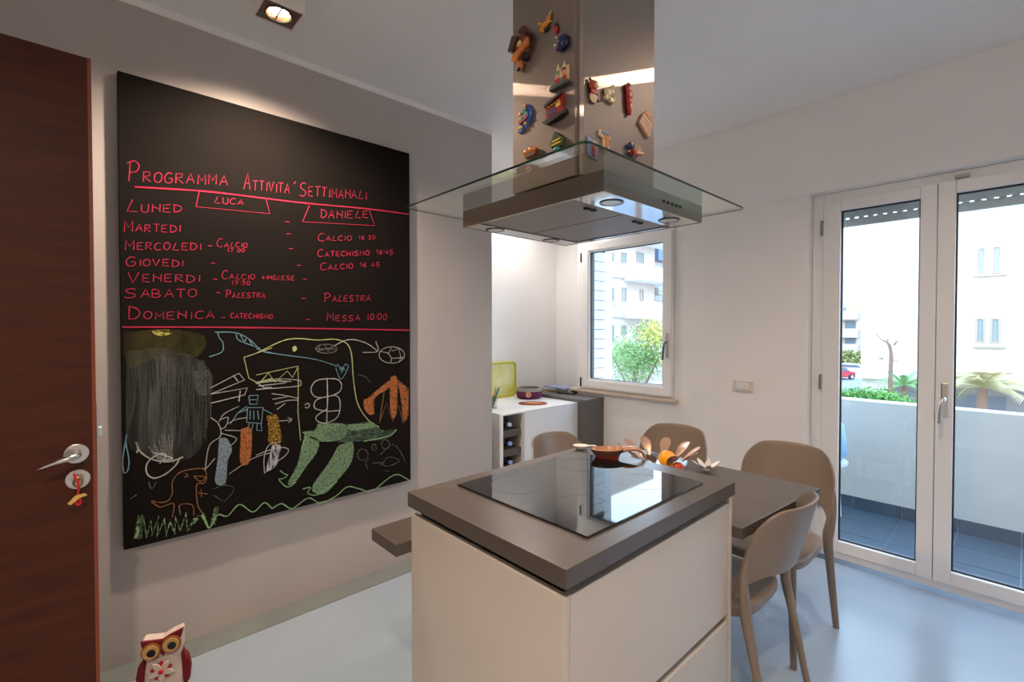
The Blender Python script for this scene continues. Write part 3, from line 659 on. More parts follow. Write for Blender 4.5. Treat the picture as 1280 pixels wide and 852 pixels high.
# ------------------------------------------------------------------ chairs
def make_chair(label):
    t = thing('dining_chair', label, 'chair', (0, 0, 0), group='taupe plastic chairs around the table')
    # back shell
    b = BM(); nu, nv = 32, 12; th = .011
    def base(z): return -.262-(z-.5)*.27
    def P(u, v, off):
        u = math.sin(u*PI/2); a = abs(u); k = max(0, (a-.66)/.34)
        zt = .826-.016*u*u-.11*(1-math.sqrt(max(0, 1-k*k))); k = max(0, (a-.55)/.45); zb = .585-.09*(1-math.sqrt(max(0, 1-k*k)))
        z = zb+(zt-zb)*v
        x = u*(.198+.014*math.sin(min(1, (z-.48)/.34)*PI))
        y = base(z)+.095*abs(u)**2.4
        nx, ny = -u*.55, 1.0; l = math.hypot(nx, ny)
        return (x+nx/l*off, y+ny/l*off, z)
    F_ = [[b.verts.new(P(-1+2*i/nu, j/nv, th)) for j in range(nv+1)] for i in range(nu+1)]
    K_ = [[b.verts.new(P(-1+2*i/nu, j/nv, 0)) for j in range(nv+1)] for i in range(nu+1)]
    for i in range(nu):
        for j in range(nv):
            b.faces.new((F_[i][j], F_[i+1][j], F_[i+1][j+1], F_[i][j+1])); b.faces.new((K_[i][j], K_[i][j+1], K_[i+1][j+1], K_[i+1][j]))
        b.faces.new((F_[i][0], K_[i][0], K_[i+1][0], F_[i+1][0])); b.faces.new((F_[i][nv], F_[i+1][nv], K_[i+1][nv], K_[i][nv]))
    for j in range(nv):
        b.faces.new((F_[0][j], F_[0][j+1], K_[0][j+1], K_[0][j])); b.faces.new((F_[nu][j], K_[nu][j], K_[nu][j+1], F_[nu][j+1]))
    obj('backrest', b, plastic, t, smooth=True, bevel=.003, local=True)
    # seat shell
    b = BM(); n = 48; rings = []
    def outline(a, s):
        c, q = math.cos(a), math.sin(a); e = 2/3.6
        x = math.copysign(abs(c)**e, c); y = math.copysign(abs(q)**e, q)
        return x*(.207+.012*y)*s, .005+y*.212*s
    prof = [(.02, -.014), (.3, -.014), (.6, -.011), (.85, -.003), (.96, .003), (1.0, 0), (1.0, -.02), (.97, -.034), (.9, -.034), (.86, -.02), (.3, -.028), (.02, -.028)]
    for s, dz in prof:
        rg = []
        for k in range(n):
            x, y = outline(2*PI*k/n, s)
            sag = -.014*(y/.21)**2*(1 if y > 0 else 0)
            rg.append(b.verts.new((x, y, .455+dz+sag*s)))
        rings.append(rg)
    for a, c in zip(rings, rings[1:]):
        for k in range(n): b.faces.new((a[k], a[(k+1) % n], c[(k+1) % n], c[k]))
    b.faces.new(rings[0]); b.faces.new(rings[-1][::-1])
    obj('seat', b, plastic, t, smooth=True, local=True)
    for s in (-1, 1):
        pts = curve([(s*.2, -.292, 0), (s*.195, -.262, .15), (s*.19, -.228, .32), (s*.188, -.203, .44), (s*.196, -.200, .50), (s*.2085, -.200, .585), (s*.211, -.212, .66)], 4)
        rad = [.0135, .014, .0145, .015, .0155, .016, .0165, .017, .018, .019, .020, .021, .022, .0225, .0225, .022, .021, .020, .0185, .0165, .014, .012, .0095, .007, .003]
        obj('leg', tube(BM(), pts, rad, 14, .8), plastic, t, smooth=True, local=True)
        pts = curve([(s*.178, .158, 0), (s*.176, .162, .15), (s*.172, .166, .30), (s*.166, .165, .43)], 4)
        obj('leg', tube(BM(), pts, [.0125, .013, .0135, .014, .0145, .015, .0155, .016, .0165, .0175, .019, .020, .020], 14, .85), plastic, t, smooth=True, local=True)
    return t
ch = make_chair('taupe plastic chair at the right of the table, nearest the camera, back turned to us')
ch.location = (-.815, 1.803, 0); ch.rotation_euler = (0, 0, R(90))
for (x, y, rz, lab) in ((-.800, 2.325, 177, 'taupe plastic chair at the far side of the table, nearest the terrace door'),
                        (-1.395, 2.335, 180, 'taupe plastic chair at the far side of the table, behind the fruit bowl'),
                        (-1.455, 1.90, -90, 'taupe plastic chair in front of the white cabinet, only its top showing')):
    c = copy_tree(ch); c.location = (x, y, 0); c.rotation_euler = (0, 0, R(rz)); c['label'] = lab

# ------------------------------------------------------------------ extractor hood
GZ = 1.80
hood = thing('extractor_hood', 'stainless steel island extractor hood with flat glass canopy hanging over the hob', 'extractor hood', (-1.0, 1.2, 1.745))
gx0, gx1, gy0, gy1 = -1.408, -.642, .806, 1.655
def rrect(x0, x1, y0, y1, r, n=5):
    out = []
    for cx, cy, a0 in ((x1-r, y1-r, 0), (x0+r, y1-r, 90), (x0+r, y0+r, 180), (x1-r, y0+r, 270)):
        for k in range(n+1): a = R(a0+90*k/n); out.append((cx+r*math.cos(a), cy+r*math.sin(a)))
    return out
gb = prism(BM(), rrect(gx0, gx1, gy0, gy1, .022), 'z', GZ, GZ+.006)
gl = obj('glass_canopy', gb, [hglass, hedge], hood)
for f in gl.data.polygons:
    if abs(f.normal.z) < .5: f.material_index = 1
bx0, bx1, by0, by1 = -1.302, -.718, .972, 1.50
b0, b1 = 1.745, GZ-.0005
hb = BM()
box(hb, bx0, bx0+.004, by0, by1, b0, b1); box(hb, bx1-.004, bx1, by0, by1, b0, b1)
box(hb, bx0+.004, bx1-.004, by0, by0+.004, b0, b1); box(hb, bx0+.004, bx1-.004, by1-.004, by1, b0, b1)
box(hb, bx0+.004, bx1-.004, by0+.004, by1-.004, b1-.004, b1)
obj('hood_body', hb, steel_body, hood)
# underside rim (polished) around the two filters
fx0, fx1, fy0, fy1 = bx0+.075, bx1-.105, by0+.012, by1-.02
ub = BM()
for a in ((bx0+.004, fx0, by0+.004, by1-.004), (fx1, bx1-.004, by0+.004, by1-.004), (fx0, fx1, by0+.004, fy0), (fx0, fx1, fy1, by1-.004)):
    box(ub, a[0], a[1], a[2], a[3], b0+.001, b0+.004)
obj('underside_rim', ub, steel_mirror, hood)
ym = (fy0+fy1)/2
for (a, c) in ((fy0+.002, ym-.002), (ym+.002, fy1-.002)):
    flt = obj('grease_filter', Bx(fx0+.003, fx1-.003, a, c, b0+.004, b0+.009), mesh_steel, hood, bevel=.002)
    obj('filter_catch', Bx(fx1-.045, fx1-.035, (a+c)/2-.03, (a+c)/2-.006, b0-.001, b0+.004), rubber, flt, bevel=.001)
    obj('filter_ring', ring_z(fx1-.04, (a+c)/2+.012, b0+.0005, b0+.004, .006, .010, 16), rubber, flt)
for (x, y) in ((bx1-.055, by0+.11), (bx1-.055, by1-.11), (bx0+.04, by0+.11), (bx0+.04, by1-.13)):
    hlmp = obj('hood_light', ring_z(x, y, b0-.001, b0+.003, .026, .033), mat('dark_chrome', (70, 62, 58), .25, 1), hood, smooth=False)
    obj('lens', lathe(BM(), [(0, .0), (.026, .0), (.026, .002), (0, .002)], (x, y, b0-.0005)), mat('lens_frost', (205, 200, 192), .2), hlmp)
for k in range(5):
    yb = 1.262+k*.024
    obj('push_button', Bx(bx1-.001, bx1+.003, yb-.005, yb+.005, 1.768, 1.776), mat('dark_chrome', (70, 62, 58)), hood, bevel=.001)
cx0, cx1, cy0, cy1 = -1.055, -.792, .975, 1.33
c_ = .009
chimney = obj('chimney', prism(BM(), [(cx0, cy0), (cx1-c_-.012, cy0), (cx1-c_-.012, cy0+.004), (cx1-c_, cy0+.004), (cx1, cy0+c_), (cx1, cy1), (cx0, cy1)], 'z', GZ+.0065, CZ-.001), steel, hood, bevel=.0012)

# ------------------------------------------------------------------ fridge magnets on the chimney (local x right, z up, -y out)
def magnet(name, label, px, py, face, parts):
    if face == 'L': p = at(px, py, 1, cy0); rz = 0; sx, sz = .0031, .00222
    else: p = at(px, py, 0, cx1); rz = PI/2; sx, sz = (.0034 if px < 770 else .0040), .00228
    t = thing(name, label, 'magnet', p, rz, group='souvenir magnets on the hood chimney')
    for (pn, kind, m, dat, d0, d1) in parts:
        bm = BM()
        if kind == 'poly':
            for pl in dat: prism(bm, [(a*sx, -c*sz) for a, c in pl], 'y', -d1/1000, -d0/1000)
            o = obj(pn, bm, m, t, local=True, bevel=.0006)
        elif kind == 'ball':
            for (a, c, ra, rc) in dat: ball(bm, (a*sx, -(d0+d1)/2000, -c*sz), (ra*sx, (d1-d0)/2000, rc*sz))
            o = obj(pn, bm, m, t, local=True, smooth=True)
        elif kind == 'tube':
            for ln, r in dat: tube(bm, curve([(a*sx, -(d0+d1)/2000, -c*sz) for a, c in ln], 4), r, 8)
            o = obj(pn, bm, m, t, local=True, smooth=True)
    return t
mm = lambda n, c, r=.35: mat('magnet_'+n, c, r, noise=(60, .08))
brn, dbrn, org, crm, red, blu, dblu, grn, ylw, blk, teal, pnk = mm('brown', (120, 66, 34)), mm('dark_brown', (72, 38, 24)), mm('orange', (206, 120, 50)), mm('cream', (222, 196, 150)), mm('red', (176, 28, 26)), mm('blue', (60, 92, 170)), mm('navy', (24, 40, 84)), mm('green', (58, 110, 60)), mm('yellow', (220, 180, 70)), mm('black', (24, 20, 20)), mm('teal', (30, 130, 130)), mm('pink', (214, 150, 128))
def rect(a, b, c, d): return [(a, b), (c, b), (c, d), (a, d)]
magnet('cuckoo_clock_magnet', 'brown cuckoo-clock magnet at the left edge of the chimney, the largest', 655, 60, 'L', [
    ('case', 'poly', brn, [[(-9, -12), (2, -18), (9, -8), (7, 12), (-6, 14)]], 0, 16), ('roof', 'poly', dbrn, [[(-15, 0), (-9, -17), (-1, -12), (-9, 3)], [(-1, -16), (6, -22), (12, -10), (8, -8)]], 4, 24),
    ('carving', 'poly', org, [[(-9, 8), (3, 2), (11, -4), (12, 4), (2, 10), (-7, 19), (-11, 15)]], 14, 22), ('dial', 'ball', crm, [(-1, -3, 3.2, 4)], 14, 20),
    ('pendulum', 'poly', org, [[(-5, 18), (0, 16), (1, 24), (-1, 29), (-6, 28)]], 4, 10), ('weight', 'ball', blk, [(4, 14, 4, 5), (-4, 27, 3, 2.5)], 3, 14)])
magnet('gold_dragon_magnet', 'small gold and brown branching figure magnet near the chimney top', 683, 31, 'L', [
    ('body', 'ball', mm('gold', (196, 130, 48), .25), [(0, 0, 5, 4), (4, -5, 3, 4), (-4, 4, 3, 3.5), (-6, -3, 2.5, 2.5)], 0, 9), ('horns', 'tube', ylw, [([(4, -5), (5, -9), (8, -11)], .0022), ([(-5, -3), (-8, -6)], .002), ([(4, 0), (8, 1)], .002), ([(-3, 5), (-2, 9)], .0022)], 3, 7), ('shade', 'ball', dbrn, [(1, 6, 4, 2)], 2, 8)])
magnet('ladybird_magnet', 'tiny dark red beetle magnet between the gold and the blue ones', 696, 37, 'L', [('body', 'ball', red, [(0, 1, 3, 4.5)], 0, 8), ('head', 'ball', dbrn, [(0, -5, 2, 2.5)], 0, 7), ('feelers', 'tube', dbrn, [([(0, -6), (-2, -10)], .001), ([(1, -6), (2, -9)], .001)], 2, 4)])
magnet('blue_figure_magnet', 'dark blue rounded figure magnet near the chimney corner', 704, 53, 'L', [('body', 'ball', dblu, [(1, -2, 6, 6), (-2, 6, 5, 4), (4, 4, 4, 5)], 0, 14), ('eyes', 'ball', crm, [(-5, -7, 1.4, 1.4), (-7, 1, 1.4, 1.4)], 8, 13)])
magnet('couple_magnet', 'cream magnet of two small figures on a grey base above the light streak', 702, 95, 'L', [
    ('back_plate', 'poly', crm, [[(-8, 12), (-5, -8), (-3, -17), (-1, -8), (2, -9), (4, -16), (6, -8), (9, -9), (9, 12)]], 0, 5), ('coat', 'poly', red, [rect(-6, 3, -1, 11), rect(3, 3, 7, 11)], 5, 8), ('tunic', 'poly', mm('sage', (96, 140, 110)), [rect(-5, -7, -1, -1), rect(-1, 3, 3, 11)], 5, 7), ('head', 'ball', pnk, [(-3, 0, 2.4, 3), (4, -2, 2.6, 4)], 4, 9), ('hair', 'ball', dbrn, [(4, -5, 3, 2.4)], 4, 9), ('base', 'poly', mm('grey', (78, 84, 84)), [[(-12, 14), (-9, 9), (10, 10), (12, 14)]], 0, 12)])
magnet('relief_map_magnet', 'crescent-shaped blue and green relief magnet low on the left face', 657, 147, 'L', [
    ('back_plate', 'poly', blu, [[(1, -17), (6, -14), (10, -4), (8, 6), (2, 14), (-5, 18), (-10, 16), (-7, 10), (-8, 3), (-4, -4), (-3, -10)]], 0, 5), ('land', 'poly', teal, [[(-3, -2), (4, -8), (6, 0), (0, 6), (-6, 5)]], 5, 8), ('band', 'poly', red, [[(-8, 4), (4, -1), (6, 2), (-5, 8)]], 6, 10), ('figure', 'ball', ylw, [(-5, -6, 2, 3), (-4, 12, 3, 2), (2, 9, 2, 2)], 5, 10), ('tip', 'ball', org, [(2, -14, 2, 2.6)], 4, 9), ('leaf', 'ball', grn, [(3, -9, 2, 3), (-2, 2, 3, 2)], 6, 11)])
magnet('shopfront_magnet', 'red and black shop-front magnet with yellow lettering strip', 696, 136, 'L', [
    ('front', 'poly', mm('crimson', (140, 22, 30)), [[(-11, -9), (9, -15), (10, 10), (-11, 12)]], 0, 9), ('awning', 'poly', blk, [[(-12, -8), (9, -16), (9, -12), (-11, -4)]], 9, 14), ('window', 'poly', mm('violet', (70, 50, 96)), [[(-8, 0), (1, -2), (1, 6), (-8, 7)]], 9, 10), ('lettering', 'poly', ylw, [[(2, -4), (7, -5), (7, 0), (2, 1)], rect(-9, -5, -6, -3.6), rect(-5, -5.6, -2, -4.2), rect(-1, -6.4, 2, -5), rect(3, -7.4, 6, -6)], 9, 11), ('step', 'poly', blk, [[(-15, 12), (14, 8), (14, 12), (-8, 17)]], 0, 14)])
magnet('green_triangle_magnet', 'dark green triangular magnet just behind the glass corner', 697, 177, 'L', [('body', 'poly', mm('moss', (50, 66, 32)), [[(-2, -13), (9, 0), (8, 8), (-6, 6), (-7, 2)]], 0, 8), ('stripe', 'poly', ylw, [[(-4, -1), (6, -2), (5, 0), (-4, 1)], [(-5, 3), (6, 2), (6, 4), (-5, 5)]], 8, 9.5), ('foot', 'ball', teal, [(0, 9, 4, 3)], 0, 8)])
magnet('bread_basket_magnet', 'small orange-brown basket magnet at the lower left, seen over the glass rim', 664, 190, 'L', [('basket', 'poly', brn, [[(-8, 0), (9, -2), (7, 6), (-6, 7)]], 0, 9), ('loaves', 'ball', org, [(-4, -1, 4, 3), (2, -2, 4, 3.4), (7, -1, 3, 2.6)], 3, 12), ('handle', 'tube', dbrn, [([(-8, 1), (0, -6), (9, -1)], .0014)], 5, 8)])
magnet('red_scarf_bear_magnet', 'seated cream animal magnet with red head and scarf', 740, 115, 'R', [('body', 'ball', crm, [(0, 7, 4.6, 6)], 0, 10), ('head', 'ball', mm('rust', (166, 58, 36)), [(-1, -6, 4.6, 6.5)], 0, 12), ('face', 'ball', crm, [(1.5, -7, 2.4, 3.4)], 7, 14), ('ear', 'ball', dbrn, [(-4, -12, 1.6, 2), (3, -12, 1.5, 1.8)], 2, 8), ('scarf', 'poly', red, [[(-4, 0), (4, -1), (4, 3), (-4, 4)]], 5, 12), ('paw', 'ball', dbrn, [(5, 9, 1.6, 1.6)], 4, 10)])
magnet('elephant_magnet', 'plain cream elephant-shaped magnet left of the red pepper', 760, 117, 'R', [('body', 'ball', crm, [(-2, 1, 5, 6.5), (3, -4, 4, 5.5)], 0, 10), ('ear', 'ball', crm, [(4, -8, 2, 3.4)], 2, 12), ('trunk', 'tube', crm, [([(4, -1), (6, 5), (7, 9)], .0042)], 4, 9), ('legs', 'poly', crm, [rect(-6, 5, -3, 10), rect(0, 5, 5, 10)], 0, 9)])
magnet('chilli_magnet', 'long red chilli pepper magnet hanging in the middle of the right face', 784, 125, 'R', [('pepper', 'ball', red, [(-1, -12, 3.6, 6), (0, -4, 3.8, 6), (0, 3, 3.3, 6), (0, 10, 2.5, 6), (1, 16, 1.4, 4)], 0, 12), ('stalk', 'tube', dbrn, [([(-2, -16), (-1, -20), (2, -19)], .002)], 3, 7), ('print', 'ball', crm, [(3, -7, 1, 1.5), (1, 8, 1.2, 3)], 9, 13)])
magnet('parchment_magnet', 'tilted cream parchment-shaped magnet with orange top near the right edge', 806, 155, 'R', [('sheet', 'poly', mm('parchment', (214, 164, 130)), [[(-4, -12), (8, -4), (4, 17), (1, 16), (-10, 3)]], 0, 8), ('flames', 'poly', org, [[(-4, -12), (0, -17), (4, -15), (5, -10), (8, -10), (8, -4)]], 2, 9), ('writing', 'poly', pnk, [[(-2, -5), (4, -1), (3.6, 0), (-2.4, -4)], [(-4, -1), (3, 3), (2.6, 4), (-4.4, 0)]], 8, 8.7)])
magnet('t_shaped_magnet', 'beige T-shaped magnet with blue band above the glass', 755, 177, 'R', [('back_plate', 'poly', crm, [[(-8, -11), (6, -12), (7, -4), (4, -3), (5, 12), (-2, 11), (-3, -2), (-8, -4)]], 0, 6), ('face', 'poly', org, [[(-3, -7), (4, -7), (3, 9), (0, 9), (-1, -3)]], 6, 8), ('band', 'poly', mm('steel_blue', (90, 120, 170)), [[(-6, -10), (5, -11), (5, -8), (-5, -7)]], 6, 8)])
magnet('blue_card_magnet', 'pale blue card magnet with a small standing figure, crossed by the glass rim', 740, 186, 'R', [('card', 'poly', mm('pale_blue', (128, 140, 180)), [[(-7, -13), (7, -8), (6, 12), (-6, 10)]], 0, 3), ('figure', 'ball', red, [(0, 1, 2.2, 6), (1, 8, 1.6, 2)], 3, 8), ('head', 'ball', crm, [(0, -6, 1.8, 2.4)], 3, 9)])
magnet('red_cart_magnet', 'small red cart magnet with blue and straw figures, lowest on the right face', 791, 188, 'R', [('cart', 'poly', red, [[(-4, 2), (9, -1), (9, 3), (-3, 8)]], 0, 14), ('side', 'poly', crm, [[(0, 2), (9, 0), (9, 3), (0, 5.5)]], 14, 15), ('blue_figure', 'ball', dblu, [(-4, -4, 4, 4), (-8, -1, 2, 2)], 2, 11), ('straw', 'tube', crm, [([(2, 1), (1, -7)], .002), ([(4, 0), (6, -8)], .002), ([(6, 0), (8, -5)], .002)], 4, 9), ('wheel', 'ball', dbrn, [(-3, 8, 2.6, 2), (-7, 6, 3, 2)], 2, 9)])

# ------------------------------------------------------------------ alcove: white cabinet with bottle rack, grey cabinet, things on them
AX = -2.53
wc = thing('white_cabinet', 'white low cabinet with a bottle rack in the alcove beside the grey wall', 'cabinet', (AX-.23, 2.65, 0))
ZC = .787
obj('cabinet_top', Bx(XA+.002, AX, 2.232, 3.078, ZC-.012, ZC), whitelac, wc, bevel=.001)
obj('carcass', Bx(XA+.002, AX-.020, 2.44, 3.058, .04, ZC-.012), whitelac, wc)
obj('door', Bx(AX-.02, AX-.001, 2.458, 3.06, .05, ZC-.013), whitelac, wc, bevel=.0015)
obj('side_panel', Bx(XA+.002, AX-.001, 3.062, 3.078, .0, ZC-.012), whitelac, wc)
obj('side_panel', Bx(XA+.002, AX-.001, 2.435, 2.452, .0, ZC-.012), mat('beige_edge', (206, 196, 184), .4), wc)
obj('side_panel', Bx(XA+.002, AX-.001, 2.232, 2.244, .0, ZC-.012), whitelac, wc)
obj('rack_back', Bx(XA+.01, XA+.03, 2.244, 2.435, .0, ZC-.012), mat('rack_dark', (86, 80, 74), .6), wc)
for z in (.612, .472, .332, .192, .06):
    obj('rack_shelf', Bx(XA+.03, AX-.012, 2.246, 2.434, z, z+.05), mat('rack_dark', (86, 80, 74)), wc, bevel=.002)
plb = glassmat('bottle_plastic', (196, 210, 222))
def bottle(y, z, tint, lab, cap):
    t = thing('water_bottle', lab, 'bottle', (-2.78, y, z), group='water bottles lying in the rack')
    pr = [(0, 0), (.034, .004), (.036, .02), (.033, .07), (.036, .12), (.036, .18), (.03, .215), (.016, .25), (.0135, .262), (.0135, .275)]
    def lay(bm):
        for v in bm.verts: v.co = Vector((v.co.z-.05, v.co.x, v.co.y+.036))
        return bm
    obj('body', lay(lathe(BM(), pr, seg=20)), tint, t, smooth=True, local=True)
    obj('water', lay(lathe(BM(), [(0, .004), (.032, .008), (.031, .07), (.033, .17), (.027, .205), (0, .21)], seg=16)), mat('water_tint', (58, 74, 92), .1, spec=.8), t, smooth=True, local=True)
    obj('label', lay(lathe(BM(), [(.0365, .08), (.0368, .082), (.0368, .14), (.0365, .142)], seg=20)), mat('bottle_label_'+cap[0], cap[1], .5), t, smooth=True, local=True)
    obj('cap', lay(lathe(BM(), [(0, .262), (.0155, .262), (.0155, .284), (.013, .287), (0, .287)], seg=16)), mat('cap_'+cap[0], cap[2], .3), t, smooth=True, local=True)
bottle(2.325, .664, plb, 'clear bottle with pale blue cap in the top row of the rack', ('pale', (70, 110, 140), (200, 214, 235)))
bottle(2.33, .524, plb, 'bottle with pink label and blue cap in the middle row of the rack', ('pink', (180, 60, 100), (140, 170, 235)))
bottle(2.335, .384, plb, 'dark-looking bottle in the lowest visible row of the rack', ('dark', (70, 50, 52), (150, 170, 220)))
gc = thing('grey_cabinet', 'dark grey low cabinet under the kitchen window next to the white one', 'cabinet', (-2.7, 3.2, 0))
gp = lambda e: [(XA+.002, 3.081-e), (-2.450+2*e, 3.081-e), (-2.450+2*e, YN-.002), (-2.742, YN-.002), (-2.742, YR-.002), (XA+.002, YR-.002)]
obj('body', prism(BM(), gp(0), 'z', 0, .80), greylac, gc, bevel=.001)
obj('cabinet_top', prism(BM(), gp(.002), 'z', .80, .815), mat('grey_top', (104, 102, 102), .35), gc, bevel=.001)
# lime tray leaning on the wall
ty = thing('tray', 'lime green patterned tray standing against the alcove wall', 'tray', (-3.17, 2.80, ZC))
lime = mat('lime_plastic', (196, 190, 16), .35)
def tray_pts(h): return [(a, c) for a, c in rrect(-.17, .17, 0, h, .035)]
def tilt(bm):
    for v in bm.verts:
        x, y, z = v.co; v.co = Vector((x-z*.12, y, z))
    return bm
p1 = at(643, 452, 0, -3.19); yr = p1.y; hgt = p1.z-ZC
tb1 = BM(); prism(tb1, [(yr-.37+a+.19, ZC+.004+c) for a, c in tray_pts(hgt)], 'x', -3.175, -3.17)
mt = mat('lime_pattern', (232, 222, 176), .4, noise=(9, .5, (1, 1, 1), (206, 204, 70)))
obj('tray_base', tb1, mt, ty)
rm = BM(); pts = [(-3.165, yr-.18+a, ZC+.007+c) for a, c in tray_pts(hgt-.006)]; tube(rm, pts+[pts[0]], .009, 8)
obj('rim', rm, lime, ty, smooth=True)
# purple felt bowl with a grey rim and cord flower
p = at(662, 491, 2, ZC+.03); px_, py_ = -2.80, p.y
p = at(661, 497, 2, ZC); bwx, bwy = -2.985, 2.955
bw = thing('felt_basket', 'purple felt basket with grey folded rim and a cord rosette', 'basket', (bwx, bwy, ZC))
obj('body', lathe(BM(), [(0, 0), (.095, 0), (.112, .015), (.116, .04), (.11, .068), (.10, .07), (.10, .01), (0, .01)], seg=36), mat('purple_felt', (96, 30, 66), .9, noise=(80, .15)), bw, smooth=True, local=True)
obj('rim', lathe(BM(), [(.098, .062), (.112, .066), (.108, .086), (.099, .096), (.088, .094), (.09, .064)], seg=36), mat('grey_felt', (140, 140, 132), .9, noise=(60, .15)), bw, smooth=True, local=True)
rs = BM()
dn = Vector((0.68, -.74, 0)); dr = Vector((.74, .68, 0))
for k in range(5):
    r = .008+k*.0035
    c0 = dn*.122+Vector((0, 0, .045))
    tube(rs, [c0+dr*r*math.cos(t)+Vector((0, 0, r*math.sin(t))) for t in [2*PI*i/14 for i in range(15)]], .0022, 6)
tube(rs, curve([dn*.123+Vector((0, 0, .06)), dn*.13+dr*.02+Vector((0, 0, .075)), dn*.12+dr*.004+Vector((0, 0, .085)), dn*.13-dr*.02+Vector((0, 0, .068))]), .002, 6)
obj('rosette', rs, mat('cord', (214, 164, 122), .7), bw, smooth=True, local=True)
# oval trivet
p = at(666, 503.5, 2, ZC+.006)
tv = thing('trivet', 'oval red and ochre patterned trivet lying on the white cabinet', 'trivet', (p.x, p.y, ZC))
def ov(a, b, z0, z1):
    bm = lathe(BM(), [(0, z0), (1, z0), (1, z1), (0, z1)], seg=40)
    ca, sa = math.cos(R(47)), math.sin(R(47))
    for v in bm.verts:
        x, y = v.co.x*a, v.co.y*b; v.co = Vector((x*ca-y*sa, x*sa+y*ca, v.co.z))
    return bm
obj('base', ov(.118, .085, 0, .007), mat('trivet_ochre', (160, 92, 28), .5, noise=(90, .3)), tv, local=True, bevel=.002)
obj('ring', ov(.113, .080, .007, .008), mat('trivet_red', (128, 16, 30), .5, noise=(120, .3)), tv, local=True)
obj('centre', ov(.078, .048, .008, .0088), mat('trivet_gold', (186, 116, 50), .5, noise=(70, .35)), tv, local=True)
cd = BM(); ca, sa = math.cos(R(47)), math.sin(R(47))
for k in range(7):
    for (da, db, w_, h_) in ((-.003, 0, .003, .030), (.003, (.010 if k % 2 else -.010), .009, .005)):
        a = -.055+k*.0185+da; b_ = db
        q = [(a-w_/2, b_-h_/2), (a+w_/2, b_-h_/2), (a+w_/2, b_+h_/2), (a-w_/2, b_+h_/2)]
        prism(cd, [(x*ca-y*sa, x*sa+y*ca) for x, y in q], 'z', .0088, .0094)
obj('lettering', cd, mat('trivet_print', (236, 214, 196), .5), tv, local=True)
# newspapers
paper = mat('newsprint', (196, 198, 202), .7, noise=(40, .30, (1, 6, 1)))
for k, (px_, py_, rz, sc, cl) in enumerate(((690, 490, 20, 1.0, 'ochre'), (698, 488, 8, 1.05, 'news'), (700, 485, -6, .95, 'blue'))):
    zz = .8155+k*.016
    t = thing('newspaper', ('folded pale newspaper at the bottom of the pile under the window', 'folded grey newspaper in the middle of the pile under the window', 'folded blue-printed newspaper on top of the pile under the window')[k], 'newspaper', (-2.99+.02*k, 3.36-.01*k, zz), R(rz), 'newspapers piled in the alcove corner')
    b = BM()
    for j in range(4): box(b, -.165*sc+j*.004, .165*sc-j*.003, -.095*sc, .095*sc-j*.003, j*.004, j*.004+.0034)
    obj('pages', b, {'ochre': mat('old_paper', (196, 168, 110), .7), 'news': paper, 'blue': mat('blue_newsprint', (150, 162, 186), .7, noise=(30, .5, (1, 5, 1)))}[cl], t, local=True, bevel=.001)
p = at(715, 489, 2, .82)
ph = thing('remote_control', 'flat dark remote control lying on the grey cabinet near the sill', 'remote control', (-2.80, 3.25, .8152), R(12))
obj('case', Bx(-.085, .085, -.025, .025, 0, .014), mat('dark_case', (38, 40, 46), .35), ph, local=True, bevel=.004)
kb = BM()
for i in range(8):
    for j in range(3): box(kb, -.07+i*.017, -.06+i*.017, -.017+j*.014, -.009+j*.014, .014, .016)
obj('buttons', kb, mat('button_grey', (140, 142, 150), .5), ph, local=True)
# glass with coloured pencils, half behind the grey wall
p = at(611, 500, 2, ZC)
gx_, gy_ = -2.80, 2.375
gt = thing('pencil_glass', 'clear glass holding coloured pencils at the end of the white cabinet', 'glass', (gx_, gy_, ZC))
obj('glass', lathe(BM(), [(0, 0), (.034, 0), (.038, .09), (.0365, .09), (.033, .004), (0, .004)], seg=24), glassmat('tumbler', (235, 240, 240)), gt, smooth=True, local=True)
for k, cl in enumerate(((190, 60, 90), (40, 150, 130), (60, 90, 180), (40, 140, 80), (200, 90, 130))):
    a = R(-20+k*26)
    t = thing('pencil', ('rose pencil', 'turquoise pencil', 'blue pencil', 'green pencil', 'pink pencil')[k]+' leaning in the glass on the white cabinet', 'pencil', (gx_, gy_, ZC+.005), group='coloured pencils in the glass')
    dirv = Vector((.03*math.cos(a)+.02, .03*math.sin(a)+.025, .165)); base_ = Vector((-.012+.005*k, -.012+.004*(k % 3), 0))
    obj('shaft', tube(BM(), [base_, base_+dirv*.93], .0035, 6), mat('pencil_%d' % k, cl, .4), t, local=True)
    obj('tip', tube(BM(), [base_+dirv*.93, base_+dirv], [.0035, .0006], 6), mat('pencil_wood', (214, 180, 140), .6), t, local=True)

# ------------------------------------------------------------------ spoon rest, fruit bowl, orange
p = at(779, 575, 2, .9)
sr_ = thing('spoon_rest', 'terracotta and tan ceramic spoon dish with arched handle at the back of the island', 'spoon rest', (p.x-.03, p.y+.005, .9), R(47)); sr_.scale = (.88, .88, .92)
